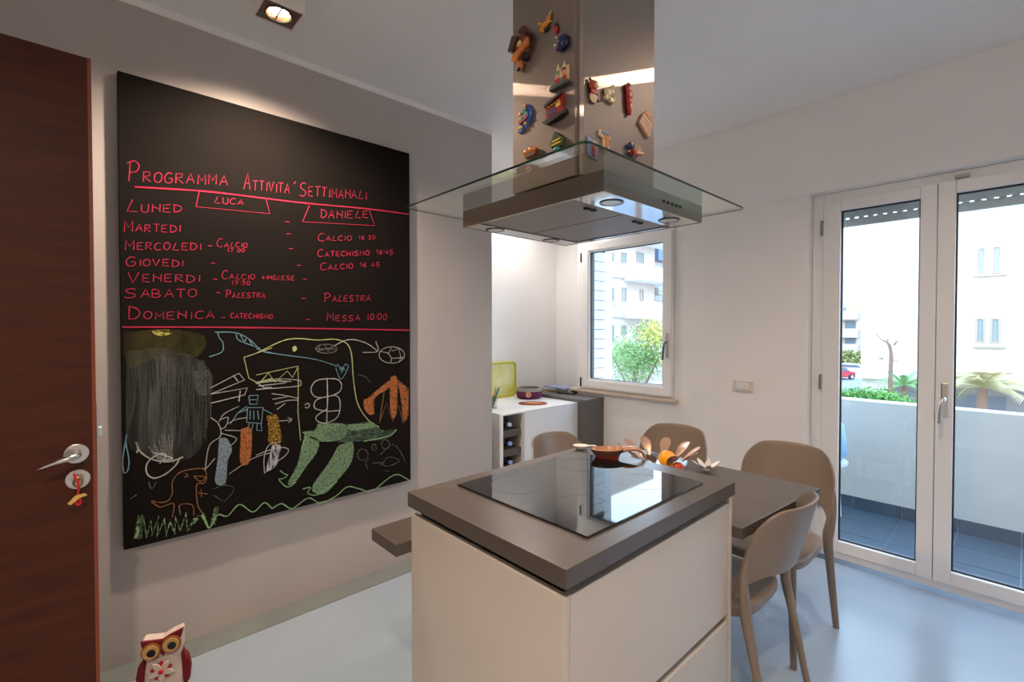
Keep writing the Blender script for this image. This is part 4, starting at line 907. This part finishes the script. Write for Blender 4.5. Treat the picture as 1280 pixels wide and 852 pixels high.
# local x runs to the right in the picture, y away
tan = mat('tan_glaze', (176, 128, 98), .22); dkg = mat('umber_glaze', (92, 70, 60), .25); ter = mat('terracotta', (120, 42, 28), .4)
obj('base', lathe(BM(), [(0, 0), (.050, 0), (.056, .016), (.060, .022), (0, .022)], (-.045, 0, 0), 36, 1, .66), ter, sr_, smooth=True, local=True)
obj('dish', lathe(BM(), [(0, .021), (.058, .021), (.069, .034), (.071, .042), (.067, .043), (.056, .030), (0, .027)], (-.045, 0, 0), 40, 1, .66), [tan], sr_, smooth=True, local=True)
obj('outer_band', lathe(BM(), [(.0600, .021), (.0705, .033), (.0725, .041), (.0715, .041), (.0685, .033)], (-.045, 0, 0), 40, 1, .66), dkg, sr_, smooth=True, local=True)
hb_ = BM(); hp_ = curve([(.02, 0, .038), (.055, .0, .043), (.085, 0, .040), (.108, 0, .026), (.118, 0, .010), (.123, 0, .003)], 5)
tube(hb_, hp_, [.030, .027, .024, .022, .020, .019, .018, .017, .014, .009], 14, .38)
for v in hb_.verts: v.co = Vector((v.co.x, v.co.y, v.co.z))
obj('handle', hb_, tan, sr_, smooth=True, local=True)
ws_ = thing('white_spoon', 'white ceramic spoon head lying at the back left corner of the island', 'spoon', (-1.245, 1.535, .9), R(40))
obj('bowl', lathe(BM(), [(0, .002), (.018, .002), (.03, .01), (.034, .018), (.031, .018), (.02, .008), (0, .005)], (0, 0, 0), 28, 1, .75), mat('white_glaze', (226, 220, 212), .2), ws_, smooth=True, local=True)
obj('handle', tube(BM(), curve([(.025, 0, .014), (.05, .005, .016), (.075, .01, .006)], 4), [.006], 8, .6), mat('white_glaze', (226, 220, 212)), ws_, smooth=True, local=True)

p = at(846, 578, 2, .78)
fbx, fby = -1.17, 2.02
fb_ = thing('fruit_bowl', 'polished metal bowl with petal-shaped leaves round its rim on the table', 'bowl', (fbx, fby, .75))
cop = mat('petal_metal', (236, 190, 162), .22, .75)
obj('bowl', lathe(BM(), [(0, 0), (.06, 0), (.10, .012), (.13, .028), (.128, .032), (.10, .016), (0, .005)], (0, 0, 0), 40), mat('bowl_metal', (190, 205, 215), .15, 1), fb_, smooth=True, local=True)
def petal(L, wd):
    b = BM(); n = 8; top = []; bot = []
    rows = []
    for i in range(n+1):
        t = i/n; w = wd*math.sin(PI*min(1, .10+.86*t))**.75*(.35+.65*t) ; z = .026+.095*t-.02*t*t*t
        r = .100+L*t
        rows.append([(r, -w, z), (r, 0, z-.004), (r, w, z)])
    V = [[b.verts.new(q) for q in rw] for rw in rows]; V2 = [[b.verts.new((q[0], q[1], q[2]-.002)) for q in rw] for rw in rows]
    for i in range(n):
        for j in range(2):
            b.faces.new((V[i][j], V[i+1][j], V[i+1][j+1], V[i][j+1])); b.faces.new((V2[i][j], V2[i][j+1], V2[i+1][j+1], V2[i+1][j]))
        b.faces.new((V[i][0], V2[i][0], V2[i+1][0], V[i+1][0])); b.faces.new((V[i][2], V[i+1][2], V2[i+1][2], V2[i][2]))
    b.faces.new((V[n][0], V2[n][0], V2[n][1], V[n][1])); b.faces.new((V[n][1], V2[n][1], V2[n][2], V[n][2]))
    b.faces.new((V[0][0], V[0][1], V2[0][1], V2[0][0])); b.faces.new((V[0][1], V[0][2], V2[0][2], V2[0][1]))
    return b
pe = obj('petal', petal(.088, .036), cop, fb_, smooth=True, local=True)
for k in range(1, 10):
    q = pe.copy(); COL.objects.link(q); q.parent = fb_; q.rotation_euler = (0, 0, 2*PI*k/10)
def fruit(px, py, z, r, col, lab, zoff):
    v = at(px, py, 2, z)
    t = thing('orange', lab, 'fruit', (v.x, v.y, zoff))
    b = BM(); ball(b, (0, 0, r*.97), (r, r, r*.97), 24, 16); obj('peel', b, mat('orange_peel' if col[1] > 90 else 'red_peel', col, .38, noise=(5, .1), bump=(180, .4)), t, smooth=True, local=True)
    obj('stem', lathe(BM(), [(0, r*1.935), (.004, r*1.94), (.003, r*1.97), (0, r*1.97)], seg=8), mat('stem_green', (90, 100, 40), .6), t, local=True)
fruit(834, 574, .805, .040, (246, 166, 20), 'ripe orange lying in the petal-rimmed bowl', .768)
fruit(848, 583, .795, .025, (186, 56, 20), 'small red-orange fruit half hidden beside the orange', .766)
# small white flower dish beside
fl = thing('flower_ornament', 'small white metal flower ornament at the right of the bowl', 'ornament', (-.99, 2.13, .75))
for k in range(7):
    b = BM(); a = 2*PI*k/7
    n = 8; up = []; 
    for i in range(n+1):
        t = i/n; w = .013*math.sin(PI*min(1, .12+.84*t)); r = .008+.055*t; z = .008+.032*t
        for s in (-1, 1): up.append((r*math.cos(a)-s*w*math.sin(a), r*math.sin(a)+s*w*math.cos(a), z))
    V = [b.verts.new(q) for q in up]; V2 = [b.verts.new((q[0], q[1], q[2]-.0025)) for q in up]
    for i in range(n):
        i0 = 2*i
        b.faces.new((V[i0], V[i0+1], V[i0+3], V[i0+2])); b.faces.new((V2[i0], V2[i0+2], V2[i0+3], V2[i0+1]))
        b.faces.new((V[i0], V[i0+2], V2[i0+2], V2[i0])); b.faces.new((V[i0+1], V2[i0+1], V2[i0+3], V[i0+3]))
    b.faces.new((V[-2], V[-1], V2[-1], V2[-2])); b.faces.new((V[0], V2[0], V2[1], V[1]))
    obj('petal', b, mat('white_enamel', (240, 232, 226), .25), fl, local=True, smooth=True)
obj('centre', lathe(BM(), [(0, 0), (.014, 0), (.014, .008), (.008, .014), (0, .015)], seg=20), mat('white_enamel', (240, 232, 226)), fl, smooth=True, local=True)

# ------------------------------------------------------------------ owl on the floor by the grey wall
ow = thing('owl_figure', 'red and white fabric owl with big ringed eyes by the grey wall', 'owl figure', (-2.235, .235, 0), R(72)); ow.scale = (.84, .84, .84)
# local: -y faces the camera, x right
dred = mat('dark_red_felt', (112, 16, 30), .9, noise=(120, .2)); wfab = mat('dotted_fabric', (206, 196, 184), .9, noise=(150, .12, (1, 1, 1), (214, 186, 178)))
bd = BM(); lathe(bd, [(0, 0), (.062, 0), (.074, .03), (.078, .08), (.074, .13), (.068, .165), (.06, .185), (0, .19)], seg=28, sy=.62)
obj('body', bd, wfab, ow, smooth=True, local=True)
hd_ = BM(); prism(hd_, [(-.062, .165), (.066, .165), (.078, .215), (.076, .292), (.03, .278), (.0, .262), (-.03, .266), (-.078, .274), (-.072, .215)], 'y', -.032, .03)
obj('head', hd_, wfab, ow, bevel=.012, seg=3, local=True)
fh = BM(); prism(fh, [(-.080, .276), (-.03, .270), (.0, .266), (.03, .282), (.082, .300), (.072, .262), (.05, .235), (.02, .225), (.004, .19), (-.016, .222), (-.05, .222), (-.074, .245)], 'y', -.044, -.030)
obj('brow', fh, dred, ow, bevel=.003, local=True)
woodr = mat('eye_wood', (206, 160, 96), .5, noise=(40, .15)); 
def disc_y(bm, cx, cz, r, y0, y1, seg=28, rin=0, sq=1.0):
    if rin <= 0: return prism(bm, [(cx+r*math.cos(2*PI*k/seg), cz+r*sq*math.sin(2*PI*k/seg)) for k in range(seg)], 'y', y0, y1)
    V = []
    for rr, y in ((rin, y0), (r, y0), (r, y1), (rin, y1)): V.append([bm.verts.new((cx+rr*math.cos(2*PI*k/seg), y, cz+rr*sq*math.sin(2*PI*k/seg))) for k in range(seg)])
    for i in range(4):
        for k in range(seg): bm.faces.new((V[i][k], V[i][(k+1) % seg], V[(i+1) % 4][(k+1) % seg], V[(i+1) % 4][k]))
    return bm
for (ex, ez) in ((-.040, .226), (.036, .240)):
    e = obj('eye', disc_y(BM(), ex, ez, .037, -.052, -.044), dred if False else mat('eye_rim', (150, 84, 44), .5), ow, local=True, bevel=.001)
    obj('iris', disc_y(BM(), ex, ez, .031, -.056, -.052), woodr, e, local=True, bevel=.001)
    obj('pupil', disc_y(BM(), ex+.003, ez-.003, .0165, -.0575, -.056), mat('pupil', (12, 14, 18), .15), e, local=True)
def petal2(bm, a, L, w, c=(0, .13), y=-.062, col=None):
    n = 7; pts = []
    for i in range(n+1): t = i/n; pts.append((t*L, w*math.sin(PI*t)**.8))
    pts = pts+[(x, -z) for x, z in pts[::-1][1:-1]]
    prism(bm, [(c[0]+x*math.cos(a)-z*math.sin(a), c[1]+x*math.sin(a)+z*math.cos(a)) for x, z in pts], 'y', y, y+.006)
for k in range(10):
    b = BM(); petal2(b, 2*PI*k/10+.35, .05 if k % 2 else .044, .0125, (.0, .135), -.064 if k % 2 else -.058)
    obj('flower_petal', b, wfab if k % 2 else mat('red_cotton', (176, 24, 34), .8), ow, local=True, bevel=.001)
obj('flower_centre', lathe(BM(), [(0, 0)]+[(0.0001, 0)], seg=3) if False else ball(BM(), (0, -.066, .135), (.011, .006, .011)), mat('bright_red', (200, 30, 32), .6), ow, smooth=True, local=True)
for s in (-1, 1):
    b = BM(); prism(b, [(s*.066, .215), (s*.078, .175), (s*.095, .15), (s*.104, .10), (s*.098, .04), (s*.08, .01), (s*.07, .06)], 'y', -.02, .012)
    obj('wing', b, dred, ow, bevel=.005, local=True)
obj('hanging_loop', tube(BM(), [(.088, -.024, .175), (.089, -.024, .145)], .0022, 6), mat('red_ribbon', (190, 20, 28)), ow, local=True)

# ------------------------------------------------------------------ balcony
YB = 4.46
par = mat('parapet_render', (214, 208, 198), .8, noise=(6, .03))
bt = mat('balcony_tile', (66, 80, 92), .35, noise=(5, .06))
gr = mat('grout', (170, 178, 186), .8)
bf = struct('balcony_floor', Bx(-2.4, 3.6, YO+.001, YB+.14, -.16, -.006), gr)
first = None; ox, oy = bf.location.x, bf.location.y
x = -2.4
while x < 3.59:
    y = YO+.003
    while y < YB-.01:
        w_, d_ = min(.297, 3.6-x), min(.297, YB-y)
        o = obj('tile', Bx(x+.0015, x+w_, y+.0015, y+d_, -.006, 0), bt, bf) if first is None or w_ < .29 or d_ < .29 else first.copy()
        if o.name not in COL.objects:
            COL.objects.link(o); o.location = (x-fx_, y-fy_, 0)
        elif first is None: first = o; fx_, fy_ = x, y
        y += .30
    x += .30
pp = struct('wall_parapet', Bx(-2.4, 3.6, YB, YB+.14, 0, .847), par, bevel=.006)
sk0 = None; x = -2.4
while x < 3.59:
    if sk0 is None: sk0 = obj('skirting_tile', Bx(x+.002, x+.298, YB-.009, YB, 0, .092), bt, pp); o = sk0; sx_ = x
    else: o = sk0.copy(); COL.objects.link(o); o.location = (x-sx_, 0, 0)
    x += .30
struct('wall_balcony_end', box(Bx(-2.5, -2.4, YO, YB+.14, -.16, .87), 3.6, 3.7, YO, YB+.14, -.16, .87), par)
# bag of laundry over a line end, blue, at the left of the terrace glass
bgm = mat('blue_plastic', (150, 190, 225), .3)
v = at(1050, 546, 1, 4.1)
bg_ = BM()
prof = [(0, 0), (.10, .0), (.135, .06), (.14, .16), (.12, .26), (.07, .33), (.03, .36), (.045, .40), (0, .40)]
lathe(bg_, prof, (0, 0, 0), 24)
for q in bg_.verts:
    a = math.atan2(q.co.y, q.co.x); k = 1+.08*math.sin(5*a+q.co.z*20); q.co.x *= k; q.co.y *= k
st = thing('balcony_stool', 'small white plastic stool on the balcony beside the door frame', 'stool', (v.x-.10, 4.1, 0))
obj('seat', lathe(BM(), [(0, .40), (.14, .40), (.15, .41), (.15, .43), (0, .43)], seg=24), pvc, st, local=True, smooth=True)
for k in range(4):
    a = PI/4+k*PI/2
    obj('leg', tube(BM(), [(.12*math.cos(a), .12*math.sin(a), 0), (.10*math.cos(a), .10*math.sin(a), .40)], .012, 8), pvc, st, local=True, smooth=True)
bag = obj('plastic_bag', bg_, bgm, None, smooth=True, local=True); bag.location = (v.x-.10, 4.1, .43)
tag(bag, 'pale blue plastic bag standing on the balcony at the left edge of the door glass', 'bag')

# ------------------------------------------------------------------ outside: ground, opposite house, left houses, cars, plants
GZ0 = -4.2
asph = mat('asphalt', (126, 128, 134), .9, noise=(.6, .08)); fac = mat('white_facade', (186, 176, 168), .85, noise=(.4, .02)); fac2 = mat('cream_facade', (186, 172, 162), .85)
win_g = mat('outside_glass', (96, 108, 116), .15); curt = mat('curtain', (112, 126, 126), .7); sill_m = mat('stone_sill', (150, 132, 120), .7)
struct('street', Bx(-140, 120, YO+.6, 160, GZ0-.3, GZ0), asph)
lawn = struct('garden_bed', Bx(-7.5, 14, 15.5, 27.4, GZ0, GZ0+.06), mat('lawn', (122, 140, 84), .95, noise=(3, .3)))
YH = 29.0
hl0 = at(1076.5, 430, 1, YH).x
zl = -.62
oh = thing('opposite_house', 'large white apartment house opposite the terrace with paired narrow windows', 'building', (hl0+15, YH+5, GZ0))
obj('wall', Bx(hl0, hl0+34, YH, YH+9, zl, 15), fac, oh)
obj('ledge', Bx(hl0-.15, hl0+34, YH-.35, YH+.2, zl-.42, zl), fac, oh)
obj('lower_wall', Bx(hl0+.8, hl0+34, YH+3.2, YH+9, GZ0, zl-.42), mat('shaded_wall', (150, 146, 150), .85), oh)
obj('ceiling_slab', Bx(hl0-.1, hl0+34, YH+.2, YH+3.3, zl-.45, zl-.2), fac, oh)
obj('pillar', Bx(hl0+.05, hl0+1.1, YH+.02, YH+.9, GZ0, zl-.45), fac, oh)
for dx in (9, 17, 25): obj('pillar', Bx(hl0+dx, hl0+dx+.5, YH+.3, YH+.8, GZ0, zl-.45), fac, oh)
for dx in (2.2, 6.4, 11.5, 16, 20.5):
    gd = obj('garage_door', Bx(hl0+dx, hl0+dx+2.8, YH+3.14, YH+3.2, GZ0, GZ0+2.4), mat('garage_grey', (110, 116, 132), .6), oh)
def owin(px0, py0, px1, py1, parent, plane, ax, m=curt, sill=True):
    a = at(px0, py0, ax, plane); c = at(px1, py1, ax, plane); z0, z1 = min(a.z, c.z), max(a.z, c.z)
    if ax == 1:
        x0, x1 = a.x, c.x
        f = obj('window', mitre_ring(x0, x1, z0, z1, .07, plane-.06, plane+.02), sill_m, parent); obj('pane', Bx(x0+.06, x1-.06, plane-.02, plane-.005, z0+.06, z1-.06), m, f)
    else:
        y0, y1 = min(a.y, c.y), max(a.y, c.y)
        b = mitre_ring(y0, y1, z0, z1, .07, 0, 1)
        for v_ in b.verts: v_.co = Vector((plane+.06-.08*v_.co.y, v_.co.x, v_.co.z))
        f = obj('window', b, sill_m, parent); obj('pane', Bx(plane+.005, plane+.02, y0+.06, y1-.06, z0+.06, z1-.06), m, f)
    return f
for (a, b_, c, d) in ((1219.5, 397, 1231.5, 428), (1238, 397, 1250.5, 429)): owin(a, b_, c, d, oh, YH, 1)
for (a, b_, c, d) in ((1221, 310, 1232, 341), (1240, 308, 1252, 341)): owin(a, b_, c, d, oh, YH, 1, mat('pale_blind', (138, 146, 154), .6))
for (a, b_, d, e_) in ((1216, 1258, 432.5, 434.5), (1217, 1259, 344.5, 346.5)):
    q0 = at(a, e_, 1, YH); q1 = at(b_, d, 1, YH); obj('window_sill', Bx(q0.x, q1.x, YH-.16, YH, q0.z, q0.z+.09), sill_m, oh)
# windows further right of the frame and upper floor, regular rhythm
for dx in (9.0, 18.0):
    for z0 in (.66, 3.85):
        for s in (0, .95):
            x0 = at(1219.5, 400, 1, YH).x+dx+s
            f = obj('window', mitre_ring(x0, x0+.62, z0, z0+1.5, .07, YH-.06, YH+.02), sill_m, oh); obj('pane', Bx(x0+.06, x0+.56, YH-.02, YH-.005, z0+.06, z0+1.44), curt, f)
# far house seen at the left edge of the terrace glass
fh_ = thing('far_house', 'pale far house with balconies seen past the corner of the opposite house', 'building', (-30, 94, GZ0))
YQ = 90.0
q = at(1036, 440, 1, YQ).x; q2 = at(1086, 440, 1, YQ).x
obj('wall', Bx(q-16, q2+3, YQ, YQ+8, GZ0, 18), fac2, fh_)
for (a, b_, c, d, m_) in ((1062, 384, 1068.5, 391, mat('ochre_blind', (206, 168, 110), .6)), (1056, 401, 1070, 412, win_g), (1054, 384, 1058, 391, curt), (1056, 418, 1070, 430, win_g)):
    owin(a, b_, c, d, fh_, YQ, 1, m_)
for yy in (392, 414, 433):
    a = at(1052, yy+2, 1, YQ); c = at(1073, yy, 1, YQ); obj('balcony', Bx(a.x-3, c.x, YQ-1.2, YQ, a.z-.7, a.z+.7), fac, fh_)
# left building through the kitchen window: front faces +x
XL = -21.0
lb = thing('left_apartment_block', 'white apartment block with stacked balconies seen through the kitchen window', 'building', (XL-4, 34, GZ0))
yy0 = at(722, 400, 0, XL).y-4; yy1 = at(818, 400, 0, XL).y; yy2 = yy1+9
obj('wall', Bx(XL-9, XL, yy0, yy1, GZ0, 13), fac2, lb)
obj('recessed_wall', Bx(XL-9, XL-1.8, yy1, yy2, GZ0, 12), fac, lb)
cp = lambda x, y: (730+x/4.058, 290+y/4.058)
for (x0, y0, x1, y1, m_) in ((122, 98, 150, 150, curt), (187, 100, 215, 160, curt), (265, 98, 302, 160, curt), (190, 280, 213, 352, win_g), (283, 290, 300, 350, win_g), (120, 470, 150, 555, curt), (188, 472, 213, 522, curt), (265, 478, 298, 548, mat('brown_shutter', (186, 140, 110), .6)), (122, 280, 150, 350, curt), (100, 650, 125, 730, win_g)):
    owin(*cp(x0, y0), *cp(x1, y1), lb, XL, 0, m_)
XP = XL+1.4
for (yt, yb_) in ((165, 240), (356, 437), (560, 640), (-40, 35)):
    a = at(*cp(285, yt), 0, XP); b_ = at(*cp(285, yb_), 0, XP); e_ = at(*cp(440, yb_), 0, XP)
    k = BM(); box(k, XL, XP, a.y, e_.y+3, b_.z, a.z)
    bo = obj('balcony', k, mat('balcony_front', (224, 222, 220), .85), lb)
    obj('side_panel', Bx(XL+.02, XP-.04, a.y-.05, a.y, b_.z+.02, a.z-.02), mat('balcony_side_shade', (190, 196, 196), .8), bo)  # thin grey sheet, the shade on this side put into its colour
aw = at(*cp(385, 150), 0, XL-1.7)
obj('awning', prism(BM(), [(aw.y-1.1, aw.z), (aw.y+1.3, aw.z), (aw.y+.3, aw.z+2.0), (aw.y-1.1, aw.z+2.3)], 'x', XL-1.75, XL-1.2), mat('blue_awning', (84, 112, 140), .6), lb)
ac_p = at(*cp(375, 300), 0, XL-1.75)
acu = obj('air_conditioner', Bx(XL-1.8, XL-1.4, ac_p.y-.45, ac_p.y+.45, ac_p.z-.32, ac_p.z+.32), fac, lb, bevel=.03)
bb = disc_x(BM(), XL-1.4, XL-1.38, ac_p.y-.1, ac_p.z, .25, .25, 20); obj('fan_grille', bb, win_g, acu)
for yy in (105, 300, 490):
    a = at(*cp(375, yy), 0, XL-1.78); owin(*cp(356, yy-38), *cp(404, yy+52), lb, XL-1.8, 0, win_g)
obj('string_course', box(box(BM(), XL, XL+.12, yy0, yy1, at(*cp(150, 222), 0, XL).z-.1, at(*cp(150, 222), 0, XL).z+.1), XL, XL+.12, yy0, yy1, at(*cp(150, 425), 0, XL).z-.1, at(*cp(150, 425), 0, XL).z+.1), fac, lb)

# plants
bark = mat('bark', (120, 92, 78), .9, noise=(20, .25))
def leaves(name, parent, m, pts, size=0, local_off=None):
    b = BM()
    for (c, s) in pts:
        n = Vector((random.gauss(0, 1), random.gauss(0, 1), random.gauss(0, 1)+.6)).normalized(); a = n.orthogonal().normalized(); q = n.cross(a)
        th = random.uniform(0, PI); d = a*math.cos(th)+q*math.sin(th); e = n.cross(d)
        L, w_ = s, s*.42
        V = [b.verts.new(c+d*L), b.verts.new(c+e*w_+n*.1*L), b.verts.new(c-d*L), b.verts.new(c-e*w_+n*.1*L)]
        b.faces.new(V)
    o = obj(name, b, m, parent, recalc=False); o['kind'] = 'stuff'; return o
def crown_pts(c, r, n, size):
    out = []
    cl = [Vector((random.gauss(0, .5)*r[0], random.gauss(0, .5)*r[1], random.gauss(0, .45)*r[2])) for _ in range(26)]
    for _ in range(n):
        q = random.choice(cl); s = .27
        v = q+Vector((random.gauss(0, s)*r[0], random.gauss(0, s)*r[1], random.gauss(0, s)*r[2]))
        out.append((Vector(c)+v, size*random.uniform(.7, 1.3)))
    return out
lf1 = mat('leaf_green', (104, 142, 74), .6, noise=(.9, .25)); lf2 = mat('leaf_yellow', (196, 190, 92), .6, noise=(.9, .2)); lf3 = mat('hedge_green', (84, 132, 54), .6, noise=(1.5, .3)); lf4 = mat('palm_green', (126, 158, 104), .5)
D1 = at(795, 440, 1, 17.5)
tr1 = thing('street_tree', 'round green and yellow leafy tree seen through the kitchen window', 'tree', (D1.x, D1.y, GZ0))
obj('trunk', tube(BM(), curve([(D1.x, D1.y, GZ0), (D1.x+.1, D1.y, GZ0+1.6), (D1.x-.1, D1.y, GZ0+2.9), (D1.x+.1, D1.y, D1.z)], 4), [.13]*7+[.10]*6, 10), bark, tr1, smooth=True)
for s in (-1, 1): obj('branch', tube(BM(), [(D1.x, D1.y, GZ0+2.4), (D1.x+s*.9, D1.y+.6*s, D1.z+.1)], [.07, .02], 8), bark, tr1)
leaves('foliage', tr1, lf1, crown_pts((D1.x-.15, D1.y-.1, D1.z-.05), (1.35, 1.35, .85), 5500, .06), None)
leaves('foliage', tr1, lf2, crown_pts((D1.x+.55, D1.y+.45, D1.z+.45), (.8, .8, .9), 1500, .07), None)
def palm(name, label, base, top_z, n, L, m, droop, trunk_r=.18):
    t = thing(name, label, 'palm', base); c = Vector((base[0], base[1], top_z))
    obj('trunk', tube(BM(), [(base[0], base[1], base[2]), (base[0], base[1], top_z)], [trunk_r*1.1, trunk_r*.8], 10), bark, t, smooth=True)
    for k in range(n):
        a = 2*PI*k/n+random.uniform(-.2, .2); el_ = random.uniform(.1, 1.1)
        b = BM(); P_ = []
        for i in range(9):
            s = i/8*L; P_.append(c+Vector((math.cos(a)*math.cos(el_)*s, math.sin(a)*math.cos(el_)*s, math.sin(el_)*s-droop*(s/L)**2*L)))
        tube(b, P_, [.02]*8+[.006], 5)
        side = Vector((-math.sin(a), math.cos(a), 0))
        for i in range(1, 9):
            for h in (0, .33, .66):
                if i == 8 and h: continue
                p0 = P_[i] if not h else P_[i]*(1-h)+P_[i+1]*h
                d = (P_[i]-P_[i-1]).normalized(); ln = L*.34*(1-.5*abs(i/8-.45))
                for s in (-1, 1):
                    tip = p0+(side*s*.8+d*.6+Vector((0, 0, -.35))).normalized()*ln*.8
                    b.faces.new([b.verts.new(p0+d*.018), b.verts.new(tip), b.verts.new(p0-d*.018)])
        obj('frond', b, m, t, recalc=False)
    return t
v = at(742, 378, 1, 13.0); palm('palm_tree', 'feathery palm at the left edge of the kitchen window view', (v.x-.35, v.y, GZ0), v.z-.1, 13, 1.25, lf4, .55)
v = at(1130, 478, 1, 22.0); palm('small_palm', 'small spiky palm in the garden beyond the left terrace pane', (v.x, v.y, GZ0+.06), v.z-.1, 16, .8, lf4, .25, .12)
v = at(1228, 480, 1, 19.5); palm('cycad_palm', 'pale dry palm with broad crown beyond the right terrace pane', (v.x, v.y, GZ0+.06), v.z-.1, 26, 1.4, mat('dry_palm', (176, 160, 116), .7), .5, .14)
v = at(1076, 492, 1, 16.2); sb = thing('garden_shrub', 'dense green rounded shrub beyond the left terrace pane', 'shrub', (v.x, v.y, GZ0+.06))
obj('stem', tube(BM(), [(v.x, v.y, GZ0+.06), (v.x, v.y, v.z-.4)], [.12, .05], 8), bark, sb)
leaves('foliage', sb, lf3, crown_pts((v.x-.1, v.y-.1, v.z-.22), (.85, .5, .34), 11000, .045), None)
v = at(1113, 500, 1, 17.6); bt_ = thing('bare_tree', 'bare pruned tree trunk with a few twigs beyond the left terrace pane', 'tree', (v.x, v.y, GZ0+.06))
def on(px, py): w_ = at(px, py, 1, 17.6); return (w_.x, 17.6, w_.z)
obj('trunk', tube(BM(), curve([(v.x, 17.6, GZ0+.06), on(1113, 500), on(1113, 470), on(1114, 445), on(1112, 432), on(1108, 427)], 4), [.06]*8+[.05]*5+[.04]*5+[.028]*3, 10), bark, bt_, smooth=True)
for ln in ([(1108, 427), (1101, 424), (1094, 416)], [(1114, 451), (1119, 451), (1122, 450)], [(1109, 428), (1110, 423)], [(1104, 448), (1098, 448)], [(1117, 431), (1122, 426)]):
    obj('branch', tube(BM(), [on(*q) for q in ln], [.03]+[.012]*(len(ln)-1), 6), bark, bt_)
# hedge in front of the far house
v = at(1066, 443, 1, 82); hg = thing('far_hedge', 'olive hedge behind the parked cars in the distance', 'hedge', (v.x, 82, GZ0))
obj('stem', tube(BM(), [(v.x-3, 82, GZ0), (v.x-3, 82, v.z-.5)], .1, 6), bark, hg)
leaves('foliage', hg, mat('olive_leaf', (150, 150, 88), .7, noise=(.6, .3)), crown_pts((v.x-2.5, 82, v.z-.9), (6.5, 1.2, 1.0), 7000, .26), None)
def car(label, cx, cy, rz, m):
    t = thing('car', label, 'car', (cx, cy, GZ0), R(rz))
    prof = [(-2.0, .28), (2.0, .28), (2.05, .62), (1.9, .85), (1.05, .95), (.55, 1.38), (-.95, 1.42), (-1.75, 1.0), (-2.02, .85)]
    obj('body', prism(BM(), prof, 'y', -.84, .84), m, t, local=True, bevel=.06)
    obj('side_windows', prism(BM(), [(.92, .97), (.5, 1.31), (-.9, 1.34), (-1.5, .99)], 'y', -.855, .855), win_g, t, local=True)
    obj('windscreen', prism(BM(), [(1.06, .96), (.57, 1.36), (.55, 1.34), (1.0, .96)], 'y', -.7, .7), win_g, t, local=True)
    for (x, y) in ((1.25, -.8), (1.25, .8), (-1.25, -.8), (-1.25, .8)):
        w_ = prism(BM(), [(x+.32*math.cos(2*PI*k/20), .32+.32*math.sin(2*PI*k/20)) for k in range(20)], 'y', y-.1, y+.1)
        wo = obj('wheel', w_, rubber, t, local=True)
        obj('hubcap', prism(BM(), [(x+.18*math.cos(2*PI*k/14), .32+.18*math.sin(2*PI*k/14)) for k in range(14)], 'y', y-.11, y+.11), nickel, wo, local=True)
v = at(1066, 461, 2, GZ0+.75); car('white parked car in the street at the left edge of the terrace glass', v.x, v.y, 8, mat('car_white', (226, 226, 228), .25, coat=.6))
v = at(1054, 467, 2, GZ0+.6); car('red parked car just in front of the white one in the street', v.x-.6, v.y-.5, 60, mat('car_red', (176, 30, 44), .25, coat=.6))
v = at(1276, 505, 2, GZ0+.9); car('dark blue car parked under the opposite house', v.x, v.y, 5, mat('car_blue', (44, 54, 74), .25, coat=.6))
bpy.context.view_layer.update()
for o in COL.objects:
    if '_o' in o: del o['_o']
